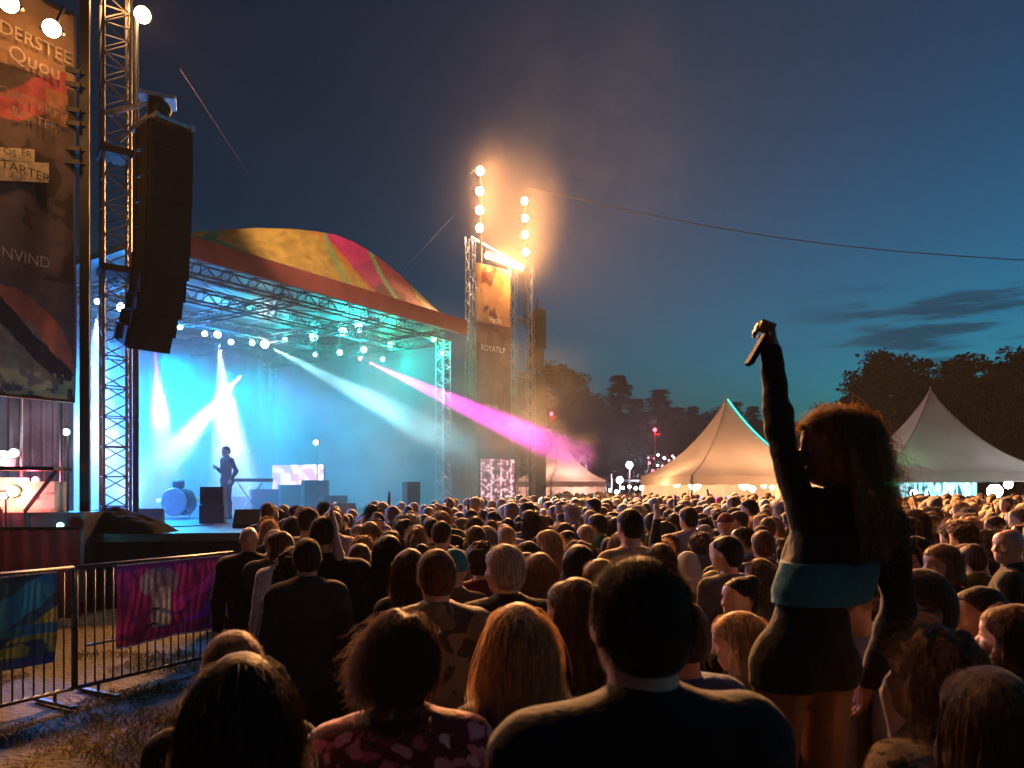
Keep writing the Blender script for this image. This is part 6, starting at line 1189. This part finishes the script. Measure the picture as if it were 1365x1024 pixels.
def scatter(d0, d1, sp, n, lim, pts):
    out = []; g = np.random.default_rng(int(d0*10)); cell = {}
    for x, y in pts: cell.setdefault((int(x//1), int(y//1)), []).append((x, y))
    for _ in range(n):
        d = math.sqrt(d0*d0+(d1*d1-d0*d0)*g.random()); px = 340+g.random()*1075; x = atx(px, d)
        if blocked(x, d): continue
        if d < 6.3 and any(abs(px-(CX+F*a/b)) < 30 and b > d for a, b in taken): continue
        k = (int(x//1), int(d//1))
        if any((x-a)**2+(d-b)**2 < sp*sp for i in (-1, 0, 1) for j in (-1, 0, 1) for a, b in cell.get((k[0]+i, k[1]+j), ())): continue
        cell.setdefault(k, []).append((x, d)); out.append((x, d))
        if len(out) >= lim: break
    return out
near = scatter(5.5, 14.5, .41, 60000, 900, taken); near.sort(key=lambda q: q[1]); ones = near[:258]; DMAX = ones[-1][1]
def row(d): return 'near' if d < 7 else 'middle' if d < 9.5 else 'farther'
def mark(px): return ('in front of the stage' if px < 480 else 'below the right end of the stage' if px < 620 else 'below the lamp tower' if px < 712 else 'below the small pale tent' if px < 805 else 'below the food stall lights' if px < 868 else 'below the orange tent' if px < 1040 else 'behind the woman with raised arm' if px < 1165 else 'below the cyan bar' if px < 1290 else 'at the right edge')
tops = ['black', 'charcoal', 'grey', 'navy', 'denim', 'maroon', 'olive', 'brown', 'beige', 'light grey', 'green', 'black', 'charcoal', 'black', 'black', 'charcoal', 'navy', 'blue', 'lilac', 'grey']; hairs = ['black', 'dark brown', 'dark brown', 'brown', 'brown', 'light brown', 'dark brown', 'blonde', 'grey', 'auburn', 'black']
KP = np.array([.02 if q[5] else .012 if 'raising' in q[2] else .075 for q in KINDS]); KP /= KP.sum(); used = set(); g = np.random.default_rng(5)
for x, d in ones:
    px = CX+F*x/d
    for _ in range(60):
        k = int(g.choice(len(KINDS), p=KP)); sx, hs, desc, ar, gm, hat = KINDS[k]
        if d < 6.5 and ar[0] in ('up', 'wave'): continue
        tc_, hc_ = str(g.choice(tops)), str(g.choice(hairs)); tone = (hc_+' ' if hs else str(tc_)+' ')
        lb = (f'{hc_} ' if hs else '')+f'{desc} person, {tc_} {gm}, {row(d)} row {mark(px)}'
        if lb not in used: break
    if len(lb.split()) > 16: lb = lb.replace('in front of the', 'before the').replace('behind the woman with raised arm', 'behind the arm raising woman').replace('below the food stall lights', 'below the food stall').replace('below the right end of the stage', 'below the stage end')
    used.add(lb); h, parts = TP[k]; s = float(np.clip(g.normal(1.0, .055), .87, 1.11)); s *= 1.0 if d > 6 else .97
    t = thing('person', lb, 'person', (x, d, float(gz(x, d))), stage_yaw(x, d)+float(g.normal(0, .42)), 'people in the crowd'); t.scale = (s, s, s)
    for nm, me in parts.items():
        o = bpy.data.objects.new(nm, me); C.objects.link(o); o.parent = t; o.material_slots[0].link = 'OBJECT'
        o.material_slots[0].material = SM[str(g.choice(['fair', 'fair', 'tan', 'brown']))] if nm == 'body' else HM[hc_] if nm == 'hair' else CM[str(g.choice(['black', 'charcoal', 'denim', 'navy']))] if nm == 'trousers' else CM['black'] if nm == 'shoes' else CM[tc_ if nm == gm or hat == 'hood' else str(g.choice(['black', 'grey', 'maroon']))]
# the far crowd beyond them: one mass
far = [q for q in near[258:]]+scatter(14.5, 46, .54, 60000, 2300, near[-260:]); LOW = []
for i in range(14):
    sx = 'mf'[i % 2]; p = Person(1.73 if sx == 'm' else 1.66, sex=sx, arms=(('down', 'down'), ('bent', 'down'), ('front', 'front'), ('down', 'wave' if i < 7 else 'bent'), ('front', 'bent'), ('down', 'front'), ('down', 'hip'))[i % 7], res=.038, yaw=(-.3, .2, .5)[i % 3]); F_ = Field(p.lo, p.hi, .036)
    p.torso(F_, .022); p.leg(F_, .014); p.arm(F_, .010); p.cap = None; F_.cap(p.neck0, p.hc, .055, .055); p.headshape(F_, .008)
    for nn in 'LR': w = p.J['wr'+nn]; f = w-p.J['el'+nn]; f /= np.linalg.norm(f); F_.cap(w, w+f*.11, .035, .03, k=.01)
    hv = (.0, .012, .02, .03)[i % 4]; F_.ell(p.H((0, -.03, .015)), np.array((.08, .09, .098))+.01+hv, k=.02)
    if i % 2: F_.cap(p.H((0, -.06, 0)), p.H((0, -.10, -.22)), .075, .05, k=.03)
    V, Q = F_.mesh(); l = (V-p.hc)@p.HR; hd = V[:, 2] > p.neck0[2]+.045; hairy = (hd & ((l[:, 1] < .035) | (l[:, 2] > .055))) | ((i % 2 == 1) & (l[:, 1] < -.06) & (V[:, 2] > p.hc[2]-.27) & (np.abs(l[:, 0]) < .09))
    hand = np.zeros(len(V), bool)
    for nn in 'LR': hand |= np.linalg.norm(V-p.J['wr'+nn]-(p.J['wr'+nn]-p.J['el'+nn])*.25, axis=1) < .10
    reg = np.where(hairy, 0, np.where(hd | hand, 1, np.where(V[:, 2] > p.J['pel'][2]-.05, 2, 3))); LOW.append((V, Q, reg))
VV, QQ, CC, n0 = [], [], [], 0; HC = [m['tint'] if 'tint' in m else None for m in HM.values()]; hcol = np.array([(.012, .010, .009), (.045, .024, .014), (.11, .058, .028), (.11, .058, .028), (.20, .115, .055), (.42, .27, .12), (.26, .24, .22)]); scol = np.array([(.52, .31, .22), (.38, .21, .13), (.45, .26, .18)]); tcol = np.array([list(CM[k]['tint']) for k in tops]); bcol = np.array([(.012, .012, .013), (.035, .034, .037), (.07, .10, .16)])
for x, d in far:
    V, Q, reg = LOW[int(g.integers(14))]; a = stage_yaw(x, d)+g.normal(0, .4); s = np.clip(g.normal(1, .045), .88, 1.1); W_ = (V*s)@rotz(a).T+np.array((x, d, 0)); pal = np.stack([hcol[g.integers(len(hcol))], scol[g.integers(3)], tcol[g.integers(len(tcol))], bcol[g.integers(3)]])
    VV.append(W_); QQ.append(Q+n0); CC.append(pal[reg]*(.8+.4*hsh(V[:, 0]*30, V[:, 2]*30+x))[:, None]); n0 += len(V)
me = fast_mesh('crowd', np.concatenate(VV), np.concatenate(QQ), [mat('distant people', None, .75, 0, .1, 3, vcol=True, sheen=.3)], np.concatenate(CC)); o = bpy.data.objects.new('crowd', me); C.objects.link(o); tag(o, kind='stuff')
print('PEOPLE', len(ones), 'far', len(far), 'dmax', DMAX, 'verts', n0)
